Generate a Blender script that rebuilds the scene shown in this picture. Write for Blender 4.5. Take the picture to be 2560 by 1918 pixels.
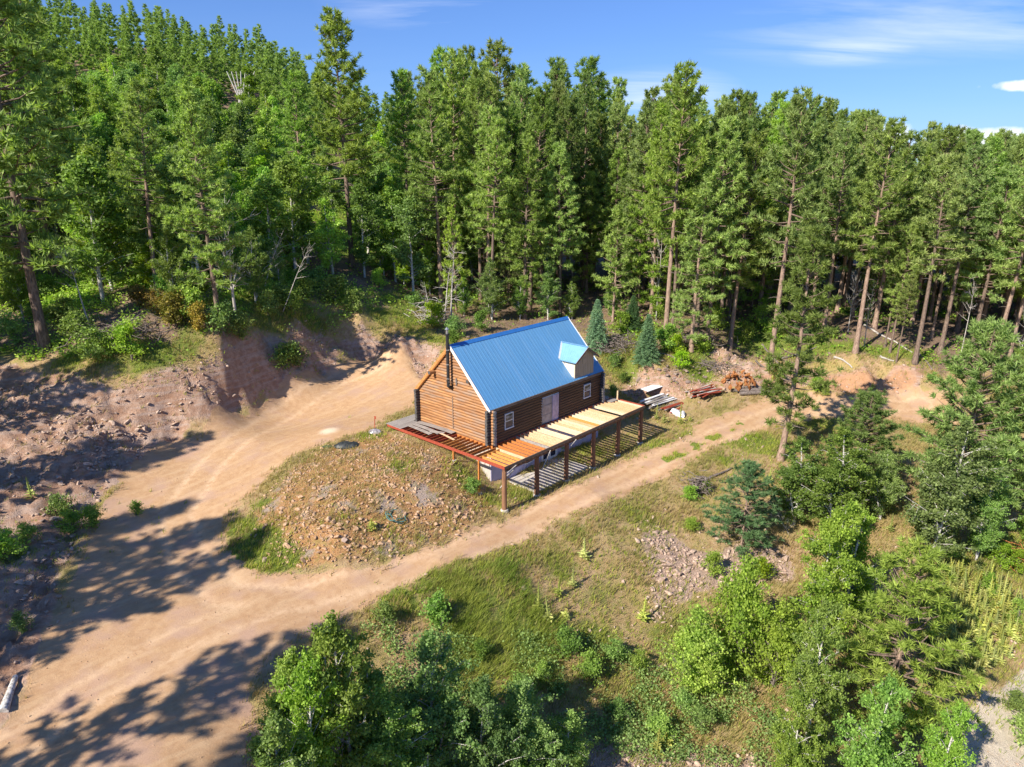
import bpy, math, random
import numpy as np
from mathutils import Vector, Matrix, Euler

# ------------------------------------------------------------------ clear
for o in list(bpy.data.objects): bpy.data.objects.remove(o)
random.seed(7); RNG = np.random.default_rng(7)
SC = bpy.context.scene; COL = SC.collection

# ------------------------------------------------------------------ camera
CAM = np.array([-31.661, -30.648, 20.83]); YAW, PITCH, FPX = math.radians(47.764), math.radians(-16.941), 1774.0
FWD = np.array([math.sin(YAW)*math.cos(PITCH), math.cos(YAW)*math.cos(PITCH), math.sin(PITCH)])
RGT = np.array([math.cos(YAW), -math.sin(YAW), 0.0]); UPV = np.cross(RGT, FWD)
cd = bpy.data.cameras.new('camera'); co = bpy.data.objects.new('camera', cd); COL.objects.link(co)
co.location = CAM; co.rotation_euler = (math.radians(90)+PITCH, 0, -YAW)
cd.sensor_width = 36; cd.lens = 36*FPX/2560; cd.clip_start = .5; cd.clip_end = 9000
SC.camera = co

# ------------------------------------------------------------------ light
SUN_EL, SUN_TRAVEL = math.radians(38), np.array([0.998, -0.06])      # the light travels towards +x
sd = bpy.data.lights.new('sun', 'SUN'); so = bpy.data.objects.new('sun', sd); COL.objects.link(so)
sd.energy = 4.6; sd.angle = math.radians(.55); sd.color = (1, .92, .80)
dv = Vector((SUN_TRAVEL[0]*math.cos(SUN_EL), SUN_TRAVEL[1]*math.cos(SUN_EL), -math.sin(SUN_EL)))
so.rotation_euler = dv.to_track_quat('-Z', 'Y').to_euler(); so.location = (-60, 0, 60)
W = bpy.data.worlds.new('World'); SC.world = W; W.use_nodes = True
nt = W.node_tree; nt.nodes.clear(); N = nt.nodes; Lk = nt.links
def wn(t, **k):
    n = N.new(t)
    for a, b in k.items(): setattr(n, a, b)
    return n
sky = wn('ShaderNodeTexSky', sky_type='NISHITA', sun_disc=False, sun_elevation=SUN_EL, altitude=1500, air_density=1.25, dust_density=.25, ozone_density=2.2)
sky.sun_rotation = math.atan2(-SUN_TRAVEL[0], -SUN_TRAVEL[1])
tc = wn('ShaderNodeTexCoord'); sx = wn('ShaderNodeSeparateXYZ'); Lk.new(tc.outputs['Generated'], sx.inputs[0])
def wmath(op, a, b=None, clamp=False):
    n = wn('ShaderNodeMath', operation=op, use_clamp=clamp)
    for i, v in enumerate((a, b)):
        if v is None: continue
        if isinstance(v, (int, float)): n.inputs[i].default_value = v
        else: Lk.new(v, n.inputs[i])
    return n.outputs[0]
# cirrus: stretched noise on a plane projection of the sky direction; stronger round three patches of real cloud
zc = wmath('ADD', wmath('MAXIMUM', sx.outputs[2], 0.0), .12)
cv = wn('ShaderNodeCombineXYZ'); Lk.new(wmath('DIVIDE', sx.outputs[0], zc), cv.inputs[0]); Lk.new(wmath('DIVIDE', sx.outputs[1], zc), cv.inputs[1])
mr = wn('ShaderNodeMapping'); mr.inputs['Rotation'].default_value = (0, 0, math.radians(54)); Lk.new(cv.outputs[0], mr.inputs[0])
mp = wn('ShaderNodeMapping'); mp.inputs['Scale'].default_value = (.42, 1.5, 1); Lk.new(mr.outputs[0], mp.inputs[0])
cn = wn('ShaderNodeTexNoise'); cn.inputs['Scale'].default_value = 1.1; cn.inputs['Detail'].default_value = 7; cn.inputs['Roughness'].default_value = .6; cn.inputs['Distortion'].default_value = .7; Lk.new(mp.outputs[0], cn.inputs['Vector'])
def skydir(u, v):
    r = FWD + RGT*(u-1280)/FPX - UPV*(v-959)/FPX
    return r/np.linalg.norm(r)
def blob(u, v, ru, rv, soft=1.0):
    c = skydir(u, v); ax = np.cross([0, 0, 1], c); ax /= np.linalg.norm(ax); ay = np.cross(c, ax)
    acc = None
    for a, rad in ((ax, ru/FPX), (ay, rv/FPX)):
        d = wn('ShaderNodeVectorMath', operation='DOT_PRODUCT'); Lk.new(tc.outputs['Generated'], d.inputs[0]); d.inputs[1].default_value = tuple(a)
        q = wmath('POWER', wmath('DIVIDE', wmath('SUBTRACT', d.outputs['Value'], float(c@a)), float(rad)), 2.0)
        acc = q if acc is None else wmath('ADD', acc, q)
    d = wn('ShaderNodeVectorMath', operation='DOT_PRODUCT'); Lk.new(tc.outputs['Generated'], d.inputs[0]); d.inputs[1].default_value = tuple(c)
    fr = wmath('GREATER_THAN', d.outputs['Value'], 0.0)
    return wmath('MULTIPLY', wmath('MAXIMUM', wmath('SUBTRACT', 1.0, acc), 0.0), fr)
cir = wmath('MULTIPLY', wmath('MAXIMUM', wmath('SUBTRACT', cn.outputs[0], .43), 0), 3.4)
reg = None
for b in ((2350, 45, 480, 90), (1080, 10, 260, 60), (2130, 130, 130, 30), (1640, 230, 200, 60)):
    x = blob(*b); reg = x if reg is None else wmath('ADD', reg, x)
cirf = wmath('MULTIPLY', cir, wmath('ADD', wmath('MULTIPLY', reg, .5), .012), clamp=True)
cu = wn('ShaderNodeTexNoise'); cu.inputs['Scale'].default_value = 38; cu.inputs['Detail'].default_value = 5; Lk.new(tc.outputs['Generated'], cu.inputs['Vector'])
cum = None
for b in ((2222, 352, 62, 42), (2430, 352, 180, 32), (2560, 212, 90, 13)):
    x = blob(*b); cum = x if cum is None else wmath('MAXIMUM', cum, x)
cumf = wmath('MULTIPLY', wmath('SUBTRACT', wmath('ADD', wmath('MULTIPLY', cum, .75), wmath('MULTIPLY', cu.outputs[0], 1.5)), .98), 2.2, clamp=True)
cumf = wmath('MULTIPLY', cumf, wmath('GREATER_THAN', cum, 0.001))
cf = wmath('MAXIMUM', cirf, cumf)
tint = wn('ShaderNodeMix', data_type='RGBA', blend_type='MULTIPLY'); tint.inputs['Factor'].default_value = 1
gm = wn('ShaderNodeGamma'); gm.inputs[1].default_value = .8; Lk.new(sky.outputs[0], gm.inputs[0]); Lk.new(gm.outputs[0], tint.inputs['A']); tint.inputs['B'].default_value = (.44, .67, 1.18, 1)
mx = wn('ShaderNodeMix', data_type='RGBA'); Lk.new(cf, mx.inputs['Factor']); Lk.new(tint.outputs['Result'], mx.inputs['A']); mx.inputs['B'].default_value = (6.6, 6.9, 7.4, 1)
bg = wn('ShaderNodeBackground'); bg.inputs['Strength'].default_value = .10; Lk.new(mx.outputs['Result'], bg.inputs[0])
wo = wn('ShaderNodeOutputWorld'); Lk.new(bg.outputs[0], wo.inputs[0])
SC.view_settings.view_transform = 'Standard'; SC.view_settings.look = 'None'; SC.view_settings.gamma = 1
SC.view_settings.use_curve_mapping = False; SC.view_settings.exposure = .86
SC.render.engine = 'CYCLES'
cy = SC.cycles; cy.max_bounces = 6; cy.diffuse_bounces = 3; cy.glossy_bounces = 3; cy.transmission_bounces = 4; cy.transparent_max_bounces = 6
cy.caustics_reflective = False; cy.caustics_refractive = False; cy.use_denoising = True; cy.sample_clamp_indirect = 6

# ------------------------------------------------------------------ material helpers
class NB:
    def __init__(s, name):
        s.m = bpy.data.materials.new(name); s.m.use_nodes = True; s.t = s.m.node_tree; s.t.nodes.clear()
        s.out = s.n('ShaderNodeOutputMaterial'); s.oc = s.n('ShaderNodeTexCoord'); s.oi = s.n('ShaderNodeObjectInfo')
    def n(s, t, **k):
        x = s.t.nodes.new(t)
        for a, b in k.items(): setattr(x, a, b)
        return x
    def put(s, sock, v):
        if isinstance(v, bpy.types.NodeSocket): s.t.links.new(v, sock)
        elif isinstance(v, (tuple, list)) and len(v) == 3 and sock.type == 'RGBA': sock.default_value = (*v, 1)
        else: sock.default_value = v
    def noise(s, scale, detail=4, rough=.55, vec=None, w=None, dist=0):
        x = s.n('ShaderNodeTexNoise'); x.inputs['Scale'].default_value = scale; x.inputs['Detail'].default_value = detail
        x.inputs['Roughness'].default_value = rough; x.inputs['Distortion'].default_value = dist
        s.put(x.inputs['Vector'], vec if vec is not None else s.oc.outputs['Object'])
        if w is not None: x.noise_dimensions = '4D'; s.put(x.inputs['W'], w)
        return x.outputs[0]
    def mapv(s, scale, vec=None):
        x = s.n('ShaderNodeMapping'); x.inputs['Scale'].default_value = scale; s.put(x.inputs[0], vec if vec is not None else s.oc.outputs['Object']); return x.outputs[0]
    def math(s, op, a, b=0.0, clamp=False):
        x = s.n('ShaderNodeMath', operation=op, use_clamp=clamp); s.put(x.inputs[0], a); s.put(x.inputs[1], b); return x.outputs[0]
    def ramp(s, v, a, b):
        x = s.n('ShaderNodeMapRange', interpolation_type='SMOOTHSTEP'); s.put(x.inputs[0], v); x.inputs[1].default_value = a; x.inputs[2].default_value = b; return x.outputs[0]
    def mix(s, f, a, b, mode='MIX'):
        x = s.n('ShaderNodeMix', data_type='RGBA', blend_type=mode); s.put(x.inputs['Factor'], f); s.put(x.inputs['A'], a); s.put(x.inputs['B'], b); return x.outputs['Result']
    def attr(s, name):
        x = s.n('ShaderNodeAttribute', attribute_name=name); return x.outputs['Fac']
    def bump(s, h, strength=.5, dist=.02):
        x = s.n('ShaderNodeBump'); x.inputs['Strength'].default_value = strength; x.inputs['Distance'].default_value = dist; s.put(x.inputs['Height'], h); return x.outputs[0]
    def pbr(s, col, rough=.8, metal=0, spec=.3, bump=None, **k):
        p = s.n('ShaderNodeBsdfPrincipled'); s.put(p.inputs['Base Color'], col); s.put(p.inputs['Roughness'], rough)
        p.inputs['Metallic'].default_value = metal; p.inputs['Specular IOR Level'].default_value = spec
        if bump is not None: s.t.links.new(bump, p.inputs['Normal'])
        for a, b in k.items(): s.put(p.inputs[a], b)
        s.t.links.new(p.outputs[0], s.out.inputs[0]); return s.m

def wood(name, light, dark, grain=(1, 14, 14), rough=.75, streak=.5, grey=None):
    b = NB(name); rnd = b.math('MULTIPLY', b.oi.outputs['Random'], 50.0)
    g = b.noise(1.4, 6, .65, b.mapv(grain), rnd); g2 = b.noise(.9, 3, .5, b.mapv((.8, 3, 3)), rnd)
    col = b.mix(b.ramp(g, .5-streak*.3, .5+streak*.3), dark, light)
    if grey: col = b.mix(b.ramp(g2, .48, .66), col, grey)
    col = b.mix(b.math('MULTIPLY', b.ramp(b.oi.outputs['Random'], 0, 1), .5), col, b.mix(.6, col, dark))
    kn = b.noise(2.2, 2, .5, b.mapv((1, 3, 3)), rnd); col = b.mix(b.math('MULTIPLY', b.ramp(kn, .66, .74), .6), col, tuple(x*.5 for x in dark))
    return b.pbr(col, rough, bump=b.bump(g, .35, .01))
def plain(name, col, rough=.7, metal=0, var=.12, scale=3, spec=.3):
    b = NB(name); n = b.noise(scale, 5, .6); n2 = b.noise(scale*9, 3, .6)
    c = b.mix(b.ramp(n, .3, .7), tuple(x*(1-var) for x in col), tuple(min(1, x*(1+var)) for x in col))
    return b.pbr(c, rough, metal, spec, b.bump(n2, .15, .005))
def leafmat(name, a, b_, trans=.3, clump=.9, hue=.5):
    b = NB(name); r = b.oi.outputs['Random']
    n = b.noise(clump, 3, .6, w=b.math('MULTIPLY', r, 30.0))
    c = b.mix(b.ramp(n, .35, .65), a, b_); isl = b.n('ShaderNodeNewGeometry').outputs['Random Per Island']
    c = b.mix(b.ramp(isl, .55, 1.0), c, b.mix(.5, c, tuple(min(1, x*2.1) for x in b_))); c = b.mix(b.math('MULTIPLY', b.ramp(isl, .35, 0), .45), c, tuple(x*.6 for x in a))
    hs = b.n('ShaderNodeHueSaturation'); b.put(hs.inputs['Hue'], b.math('ADD', b.math('MULTIPLY', r, .065*hue), .5-.04*hue))
    b.put(hs.inputs['Value'], b.math('ADD', b.math('MULTIPLY', b.math('FRACT', b.math('MULTIPLY', r, 7.31)), .6), .72)); b.put(hs.inputs['Saturation'], b.math('ADD', b.math('MULTIPLY', b.math('FRACT', b.math('MULTIPLY', r, 13.7)), .22), .92)); b.put(hs.inputs['Color'], c)
    p = b.n('ShaderNodeBsdfPrincipled'); b.put(p.inputs['Base Color'], hs.outputs[0]); p.inputs['Roughness'].default_value = .55; p.inputs['Specular IOR Level'].default_value = .25
    t = b.n('ShaderNodeBsdfTranslucent'); b.put(t.inputs[0], b.mix(1, hs.outputs[0], (1.15, 1.25, .55), 'MULTIPLY'))
    m = b.n('ShaderNodeMixShader'); m.inputs[0].default_value = trans; b.t.links.new(p.outputs[0], m.inputs[1]); b.t.links.new(t.outputs[0], m.inputs[2]); b.t.links.new(m.outputs[0], b.out.inputs[0])
    return b.m

M = {}
M['needle'] = leafmat('pine_needles', (.19, .28, .08), (.31, .40, .12), .45)
M['needle_blue'] = leafmat('blue_green_needles', (.085, .165, .065), (.15, .24, .10), .35)
M['needle_bright'] = leafmat('bright_needles', (.20, .31, .07), (.30, .40, .10), .42)
M['spruce'] = leafmat('spruce_needles', (.11, .20, .11), (.20, .32, .17), .3)
M['leaf'] = leafmat('birch_leaves', (.17, .29, .065), (.27, .39, .09), .45)
M['leaf_dark'] = leafmat('dark_birch_leaves', (.16, .27, .075), (.25, .37, .10), .45)
M['leaf_bright'] = leafmat('bright_leaves', (.22, .37, .055), (.34, .47, .08), .48)
M['leaf_yellow'] = leafmat('yellow_leaves', (.20, .20, .03), (.34, .24, .05), .3)
M['grass'] = leafmat('green_grass', (.19, .29, .04), (.34, .38, .08), .35, .4)
M['grass_dry'] = leafmat('dry_grass', (.50, .38, .15), (.33, .34, .09), .38, .5, .8)
M['mullein'] = leafmat('mullein_leaves', (.34, .40, .12), (.50, .52, .17), .3)
def bark(name, a, c, sc=(6, 6, 1.2)):
    b = NB(name); n = b.noise(2.2, 6, .7, b.mapv(sc)); n2 = b.noise(.35, 2, .5)
    col = b.mix(b.ramp(n, .38, .62), a, c); col = b.mix(b.math('MULTIPLY', b.ramp(n2, .4, .7), .4), col, a)
    return b.pbr(col, .9, bump=b.bump(n, .8, .04))
M['bark'] = bark('pine_bark', (.19, .125, .095), (.42, .30, .225))
M['bark_dark'] = bark('dark_pine_bark', (.11, .08, .062), (.27, .195, .15))
M['birch_bark'] = bark('birch_bark', (.30, .28, .25), (.78, .75, .70), (3, 3, 9))
M['dead'] = bark('bleached_dead_wood', (.32, .29, .26), (.62, .58, .53))
M['dead_dark'] = bark('grey_dead_wood', (.10, .08, .07), (.30, .25, .22))
M['rust_dirt'] = bark('rusty_root_clods', (.22, .08, .025), (.50, .22, .08), (3, 3, 3))
def rockm(name, a, c):
    b = NB(name); n = b.noise(2.5, 6, .65, w=b.math('MULTIPLY', b.oi.outputs['Random'], 40.0))
    g = b.n('ShaderNodeNewGeometry').outputs['Random Per Island']
    col = b.mix(b.ramp(n, .35, .65), a, c); col = b.mix(b.math('MULTIPLY', g, .5), col, b.mix(.5, col, (.55, .42, .33)))
    return b.pbr(col, .88, bump=b.bump(n, .5, .02))
M['rock'] = rockm('pinkish_rock', (.30, .20, .15), (.54, .41, .32))
M['rock_tan'] = rockm('tan_rock', (.33, .19, .10), (.52, .35, .22))
M['rock_dark'] = rockm('grey_rock', (.12, .09, .08), (.28, .21, .18))

# ------------------------------------------------------------------ object helpers
def tag(o, label=None, cat=None, group=None, kind=None):
    if label: o['label'] = label
    if cat: o['category'] = cat
    if group: o['group'] = group
    if kind: o['kind'] = kind
    return o
WL = {}
def wloc(o): return WL.get(o.name, Vector((0, 0, 0)))
def link(o, parent=None, loc=(0, 0, 0), rot=None, scale=None):
    COL.objects.link(o); loc = Vector(loc); WL[o.name] = loc
    if parent is not None: o.parent = parent; o.location = loc - wloc(parent)
    else: o.location = loc
    if rot is not None: o.rotation_euler = rot
    if scale is not None: o.scale = scale
    return o
def empty(name, loc=(0, 0, 0), rz=0, parent=None):
    o = bpy.data.objects.new(name, None); o.empty_display_size = .3
    link(o, parent, loc); o.rotation_euler = (0, 0, rz); return o
def mesh_np(name, V, F, mats, mi=None, smooth=False, attrs=None):
    """V (n,3) array; F list of index arrays (tri or quad arrays)"""
    V = np.asarray(V, np.float32); me = bpy.data.meshes.new(name)
    if isinstance(F, np.ndarray): F = [F]
    F = [np.asarray(f, np.int32) for f in F if len(f)]
    me.vertices.add(len(V)); me.vertices.foreach_set('co', V.ravel())
    nl = sum(f.size for f in F); npoly = sum(len(f) for f in F)
    me.loops.add(nl); me.loops.foreach_set('vertex_index', np.concatenate([f.ravel() for f in F]))
    st = []; c = 0
    for f in F: st.append(c+np.arange(len(f))*f.shape[1]); c += f.size
    me.polygons.add(npoly); me.polygons.foreach_set('loop_start', np.concatenate(st).astype(np.int32))
    if mi is not None: me.polygons.foreach_set('material_index', np.asarray(mi, np.int32))
    if smooth is not False: me.polygons.foreach_set('use_smooth', np.full(npoly, True) if smooth is True else np.asarray(smooth))
    for m in (mats if isinstance(mats, (list, tuple)) else [mats]): me.materials.append(m)
    if attrs:
        for k, a in attrs.items():
            at_ = me.attributes.new(k, 'FLOAT', 'POINT'); at_.data.foreach_set('value', a.astype(np.float32))
    me.update(calc_edges=True); return me
class MB:
    """collects shapes into one mesh"""
    def __init__(s): s.V = []; s.T = []; s.Q = []; s.tm = []; s.qm = []; s.n = 0; s.ts = []; s.qs = []
    def add(s, V, T=(), Q=(), m=0, sm=False):
        V = np.asarray(V, float).reshape(-1, 3); s.V.append(V)
        if len(T): T = np.asarray(T)+s.n; s.T.append(T); s.tm.append(np.full(len(T), m)); s.ts.append(np.full(len(T), sm))
        if len(Q): Q = np.asarray(Q)+s.n; s.Q.append(Q); s.qm.append(np.full(len(Q), m)); s.qs.append(np.full(len(Q), sm))
        s.n += len(V); return s
    def box(s, a, b, m=0):
        x0, y0, z0 = a; x1, y1, z1 = b
        V = [(x0, y0, z0), (x1, y0, z0), (x1, y1, z0), (x0, y1, z0), (x0, y0, z1), (x1, y0, z1), (x1, y1, z1), (x0, y1, z1)]
        return s.add(V, Q=[(0, 3, 2, 1), (4, 5, 6, 7), (0, 1, 5, 4), (1, 2, 6, 5), (2, 3, 7, 6), (3, 0, 4, 7)], m=m)
    def bar(s, p, q, w, h, m=0, up=(0, 0, 1)):
        p = np.array(p, float); q = np.array(q, float); d = q-p; d /= np.linalg.norm(d)
        sd_ = np.cross(d, up)
        if np.linalg.norm(sd_) < 1e-4: sd_ = np.cross(d, (0, 1, 0))
        sd_ /= np.linalg.norm(sd_); u = np.cross(sd_, d)
        V = [e+a*sd_*w/2+b*u*h/2 for e in (p, q) for a, b in ((-1, -1), (1, -1), (1, 1), (-1, 1))]
        return s.add(V, Q=[(0, 1, 2, 3), (7, 6, 5, 4), (0, 4, 5, 1), (1, 5, 6, 2), (2, 6, 7, 3), (3, 7, 4, 0)], m=m)
    def tube(s, pts, rad, k=6, m=0, cap=True, sm=True, mcap=None):
        P = np.asarray(pts, float); n = len(P); rad = np.broadcast_to(rad, n)
        d = np.gradient(P, axis=0); d /= np.linalg.norm(d, axis=1)[:, None]+1e-9
        ref = np.array([0, 0, 1.]) if abs(d[0, 2]) < .9 else np.array([1., 0, 0])
        a = np.cross(d, ref); a /= np.linalg.norm(a, axis=1)[:, None]+1e-9; b = np.cross(d, a)
        th = np.arange(k)*2*math.pi/k
        V = P[:, None]+rad[:, None, None]*(np.cos(th)[None, :, None]*a[:, None]+np.sin(th)[None, :, None]*b[:, None])
        i = np.arange(n-1)[:, None]*k; j = np.arange(k)[None]; j2 = (j+1) % k
        Q = np.stack([i+j, i+j2, i+k+j2, i+k+j], -1).reshape(-1, 4)
        s.add(V.reshape(-1, 3), Q=Q, m=m, sm=sm)
        if cap:
            for r_, e in ((0, P[0]), (n-1, P[-1])):
                VV = np.vstack([V[r_], e[None]])
                T = [(x, (x+1) % k, k) for x in range(k)]
                s.add(VV, T=T, m=m if mcap is None else mcap)
        return s
    def mesh(s, name, mats):
        F = []; mi = []; sm = []
        if s.T: F.append(np.concatenate(s.T)); mi += s.tm; sm += s.ts
        if s.Q: F.append(np.concatenate(s.Q)); mi += s.qm; sm += s.qs
        return mesh_np(name, np.concatenate(s.V), F, mats, np.concatenate(mi), np.concatenate(sm))
    def obj(s, name, mats, parent=None, loc=(0, 0, 0), rot=None):
        o = bpy.data.objects.new(name, s.mesh(name, mats)); return link(o, parent, loc, rot)
CACHE = {}
def boxpart(name, size, loc, mat, parent, rot=None):
    key = (name, tuple(round(x, 3) for x in size), mat.name)
    if key not in CACHE:
        h = [x/2 for x in size]; CACHE[key] = MB().box([-x for x in h], h).mesh(name, [mat])
    return link(bpy.data.objects.new(name, CACHE[key]), parent, loc, rot)
def worldbox(name, a, b, mat, parent=None):
    c = [(x+y)/2 for x, y in zip(a, b)]; return boxpart(name, [abs(y-x) for x, y in zip(a, b)], c, mat, parent)

# ------------------------------------------------------------------ value noise
TBL = np.random.default_rng(3).random((256, 256))
def vnoise(x, y, f):
    x = np.asarray(x)*f; y = np.asarray(y)*f; xi = np.floor(x).astype(int); yi = np.floor(y).astype(int); fx = x-xi; fy = y-yi
    fx = fx*fx*(3-2*fx); fy = fy*fy*(3-2*fy); g = lambda a, b: TBL[a % 256, b % 256]
    return (g(xi, yi)*(1-fx)+g(xi+1, yi)*fx)*(1-fy)+(g(xi, yi+1)*(1-fx)+g(xi+1, yi+1)*fx)*fy
def fbm(x, y, f, o=4):
    s = 0; a = .5; t = 0
    for i in range(o): s = s+a*vnoise(x+17.3*i, y-9.1*i, f*2**i); t += a; a *= .5
    return s/t

# ------------------------------------------------------------------ terrain
def ray(u, v): return FWD+RGT*(u-1280)/FPX-UPV*(v-959)/FPX
def at(u, v, z):
    r = ray(u, v); return CAM+r*((z-CAM[2])/r[2])
def proj(X):
    d = np.asarray(X)-CAM; z = d@FWD; return 1280+FPX*(d@RGT)/z, 959-FPX*(d@UPV)/z, z
D = 3.18
ctl = []
for u, v, z in [
    # lower drive in front of the cabin, from the right edge to the bottom left
    (1261, 1290, 0), (1400, 1215, 0), (1600, 1115, .05), (1760, 1070, .15), (1960, 1000, .4), (2130, 980, .5), (2250, 1000, .5), (1100, 1400, 0), (900, 1450, 0), (760, 1480, 0),
    (1500, 1240, -.05), (1700, 1160, -.05), (1850, 1090, .1), (2050, 1040, .3),
    (700, 1600, .05), (500, 1750, 0), (300, 1500, .35), (100, 1800, .1), (0, 1918, .1), (400, 1918, 0), (-300, 2000, .3), (600, 2000, -.1), (560, 1350, .6), (420, 1400, .5),
    (250, 1300, 1.1), (400, 1180, 1.6), (520, 1250, 1.15), (640, 1100, 2.1), (640, 1010, 2.5), (820, 1070, 2.5), (800, 960, 2.7), (930, 900, 2.85), (1050, 960, 2.9), (700, 1180, 1.8),
    # mound left of the cabin
    (950, 1140, 2.65), (870, 1160, 2.6), (950, 1200, 2.45), (1050, 1150, 2.6), (800, 1220, 2.3), (720, 1290, 1.6), (640, 1370, .55), (680, 1350, 1.0), (850, 1330, 1.4), (1000, 1280, 1.45), (1110, 1235, 1.45),
    (1190, 1280, .25), (1100, 1345, .15), (920, 1400, .15), (780, 1420, .2), (700, 1400, .4), (1000, 1370, .2),
    # left cut bank: foot and crest
    (170, 1400, .8), (100, 1550, .5), (0, 1480, .9), (90, 1300, 1.9), (0, 1250, 2.6), (253, 1215, 1.7), (330, 1160, 1.9), (422, 1090, 2.2), (591, 1027, 2.5), (690, 985, 2.65), (803, 939, 2.75), (900, 900, 2.85),
    (0, 925, 6.5), (85, 917, 6.6), (253, 943, 6.3), (380, 926, 6.5), (549, 880, 7.1), (625, 825, 8.0), (740, 787, 8.1), (900, 782, 7.3), (1000, 832, 6.0), (1100, 858, 5.0),
    (160, 1100, 3.6), (0, 1050, 4.2), (330, 1040, 3.7), (-250, 1000, 5), (-250, 1300, 2.5),
    # hillside above
    (110, 865, 7.3), (0, 800, 8.2), (300, 720, 10), (160, 586, 12.4), (549, 815, 8.9), (650, 720, 10), (880, 668, 10), (760, 630, 11.2), (850, 560, 13.2),
    (1000, 740, 7.6), (1103, 755, 6.2), (1040, 640, 8.0), (1244, 666, 6.6), (1392, 682, 6.0),
    # right: bench, stone bank, forest edge
    (1490, 800, 4.6), (1530, 860, 3.9), (1615, 900, 3.5), (1650, 915, 3.1), (1750, 905, 3.1), (1850, 885, 3.2), (1924, 912, 2.9), (1663, 852, 4.1), (1728, 877, 3.7), (1824, 871, 3.9), (2060, 925, 2.9),
    (2138, 881, 3.8), (2185, 823, 4.8), (2238, 908, 3.2), (2286, 908, 3.2), (2200, 935, 2.5), (2479, 923, 2.4), (2430, 881, 3.4), (2560, 960, 1.6), (2560, 1050, .3), (1700, 790, 5.4), (2400, 1000, .8),
    (1640, 985, .7), (1750, 965, .75), (1850, 940, .8), (1950, 950, .8), (2080, 975, .6), (2200, 972, .7), (1590, 965, 1.0),
    # slope below the drive
    (1000, 1540, -.5), (1250, 1430, -.5), (1500, 1310, -.5), (1750, 1190, -.5), (1100, 1620, -1.6), (1400, 1480, -1.8), (1650, 1330, -1.7), (1850, 1230, -1.2), (2000, 1180, -.8), (1300, 1680, -2.9), (1600, 1520, -3.2),
    (1850, 1400, -2.8), (2050, 1300, -1.9), (2300, 1180, -1.2), (1000, 1850, -2.8), (1450, 1850, -4.6), (1750, 1880, -5.6), (1700, 1700, -4.6), (2000, 1650, -4.9), (2250, 1450, -3.3), (2450, 1400, -2.9), (2250, 1750, -6.0),
    (2400, 1650, -5.2), (2450, 1850, -6.6), (2560, 1700, -6.3), (2560, 1450, -4.0), (2100, 1918, -6.6), (2560, 1918, -6.9), (2600, 1250, -2.0), (750, 1800, -.9), (650, 1918, -1), (800, 1600, -.3), (1350, 1918, -5.2), (1000, 2050, -3.6), (2500, 1600, -5.2)]:
    p = at(u, v, z); ctl.append((p[0], p[1], z))
ctl += [(0, .3, .5), (0, 1.5, 1.9), (0, 3, 2.6), (-1, -.5, .75), (-1.2, .6, 1.3), (-2.1, -.95, .58), (-2.1, 1.42, 2.3), (-2.2, 4, 2.65), (-2.2, 7, 2.75), (0, 8, 2.85), (6, 8.5, 2.9), (12, 9, 2.9), (2, 0, 0), (6, 0, 0), (11, 0, .0), (1, -2.9, 0), (6, -3, 0), (12, -3, .0),
        (6, 3.5, 2.2), (12.4, 2, .6), (12.6, 5, 1.6), (15, 3, .8), (15, 7, 2.2), (18, 5, 1.2), (18, 9, 3), (21, 4, .8), (14, 12, 3.4), (22, 9, 3.2), (6, 14, 2.95), (10, 19, 3.4), (17, 17, 4.4), (14, 24, 5.2), (14, -3, .0), (16, -1, .3),
        # hidden and distant ground
        (-40, 10, 2.5), (-45, -5, 1), (-45, 30, 6), (-60, 0, 2), (-35, -12, 0), (-36, 55, 10), (70, 100, 13), (60, 70, 9), (90, 60, 7), (45, 45, 7), (60, 30, 5.5), (90, 20, 5), (60, 0, 4.5), (90, -20, 3.5), (60, -30, 2), (75, -45, 1),
        (30, -38, -5), (50, -55, -7), (-30, -30, -3), (-20, -25, -4), (-10, -30, -6), (-35, -60, -10), (0, -60, -10), (60, -100, -14), (-80, -60, -6), (-90, 40, 12), (-60, 110, 28), (0, 240, 45), (80, 220, 30), (130, 130, 12), (150, 0, 4), (140, -80, -4)]
for u, v, dp in [(605, 290, 128), (300, 330, 120), (450, 430, 108), (450, 530, 98), (200, 470, 96), (0, 500, 90), (-200, 480, 90), (700, 430, 116), (750, 310, 136), (500, 200, 152), (300, 170, 146), (650, 190, 158), (850, 430, 132), (850, 500, 120), (1000, 450, 132), (950, 350, 150), (0, 280, 130), (-250, 250, 130), (100, 110, 160), (400, 120, 175), (700, 180, 185), (620, 540, 104), (560, 400, 114)]:
    p = CAM+ray(u, v)*dp; ctl.append((p[0], p[1], p[2]))
for k in range(24):
    a = k*math.tau/24
    for R_, z0 in ((420, 8), (1200, -10), (5200, -60)):
        x, y = R_*math.cos(a), R_*math.sin(a); ctl.append((x, y, z0+(12 if R_ == 420 and y > 200 else 0)))
ctl = np.array(ctl); _P = ctl[:, :2]; _n = len(_P)
_d = np.linalg.norm(_P[:, None]-_P[None], axis=2); _A = np.zeros((_n+1, _n+1)); _A[:_n, :_n] = -_d + np.eye(_n)*.25; _A[:_n, _n] = 1; _A[_n, :_n] = 1
_w = np.linalg.solve(_A, np.append(ctl[:, 2], 0))
def Hbase(x, y):
    x = np.asarray(x, float); y = np.asarray(y, float); sh = x.shape; X = np.stack([x.ravel(), y.ravel()], 1); out = np.empty(len(X))
    for i in range(0, len(X), 20000):
        out[i:i+20000] = -np.linalg.norm(X[i:i+20000, None]-_P[None], axis=2)@_w[:_n]+_w[_n]
    return out.reshape(sh)
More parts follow.
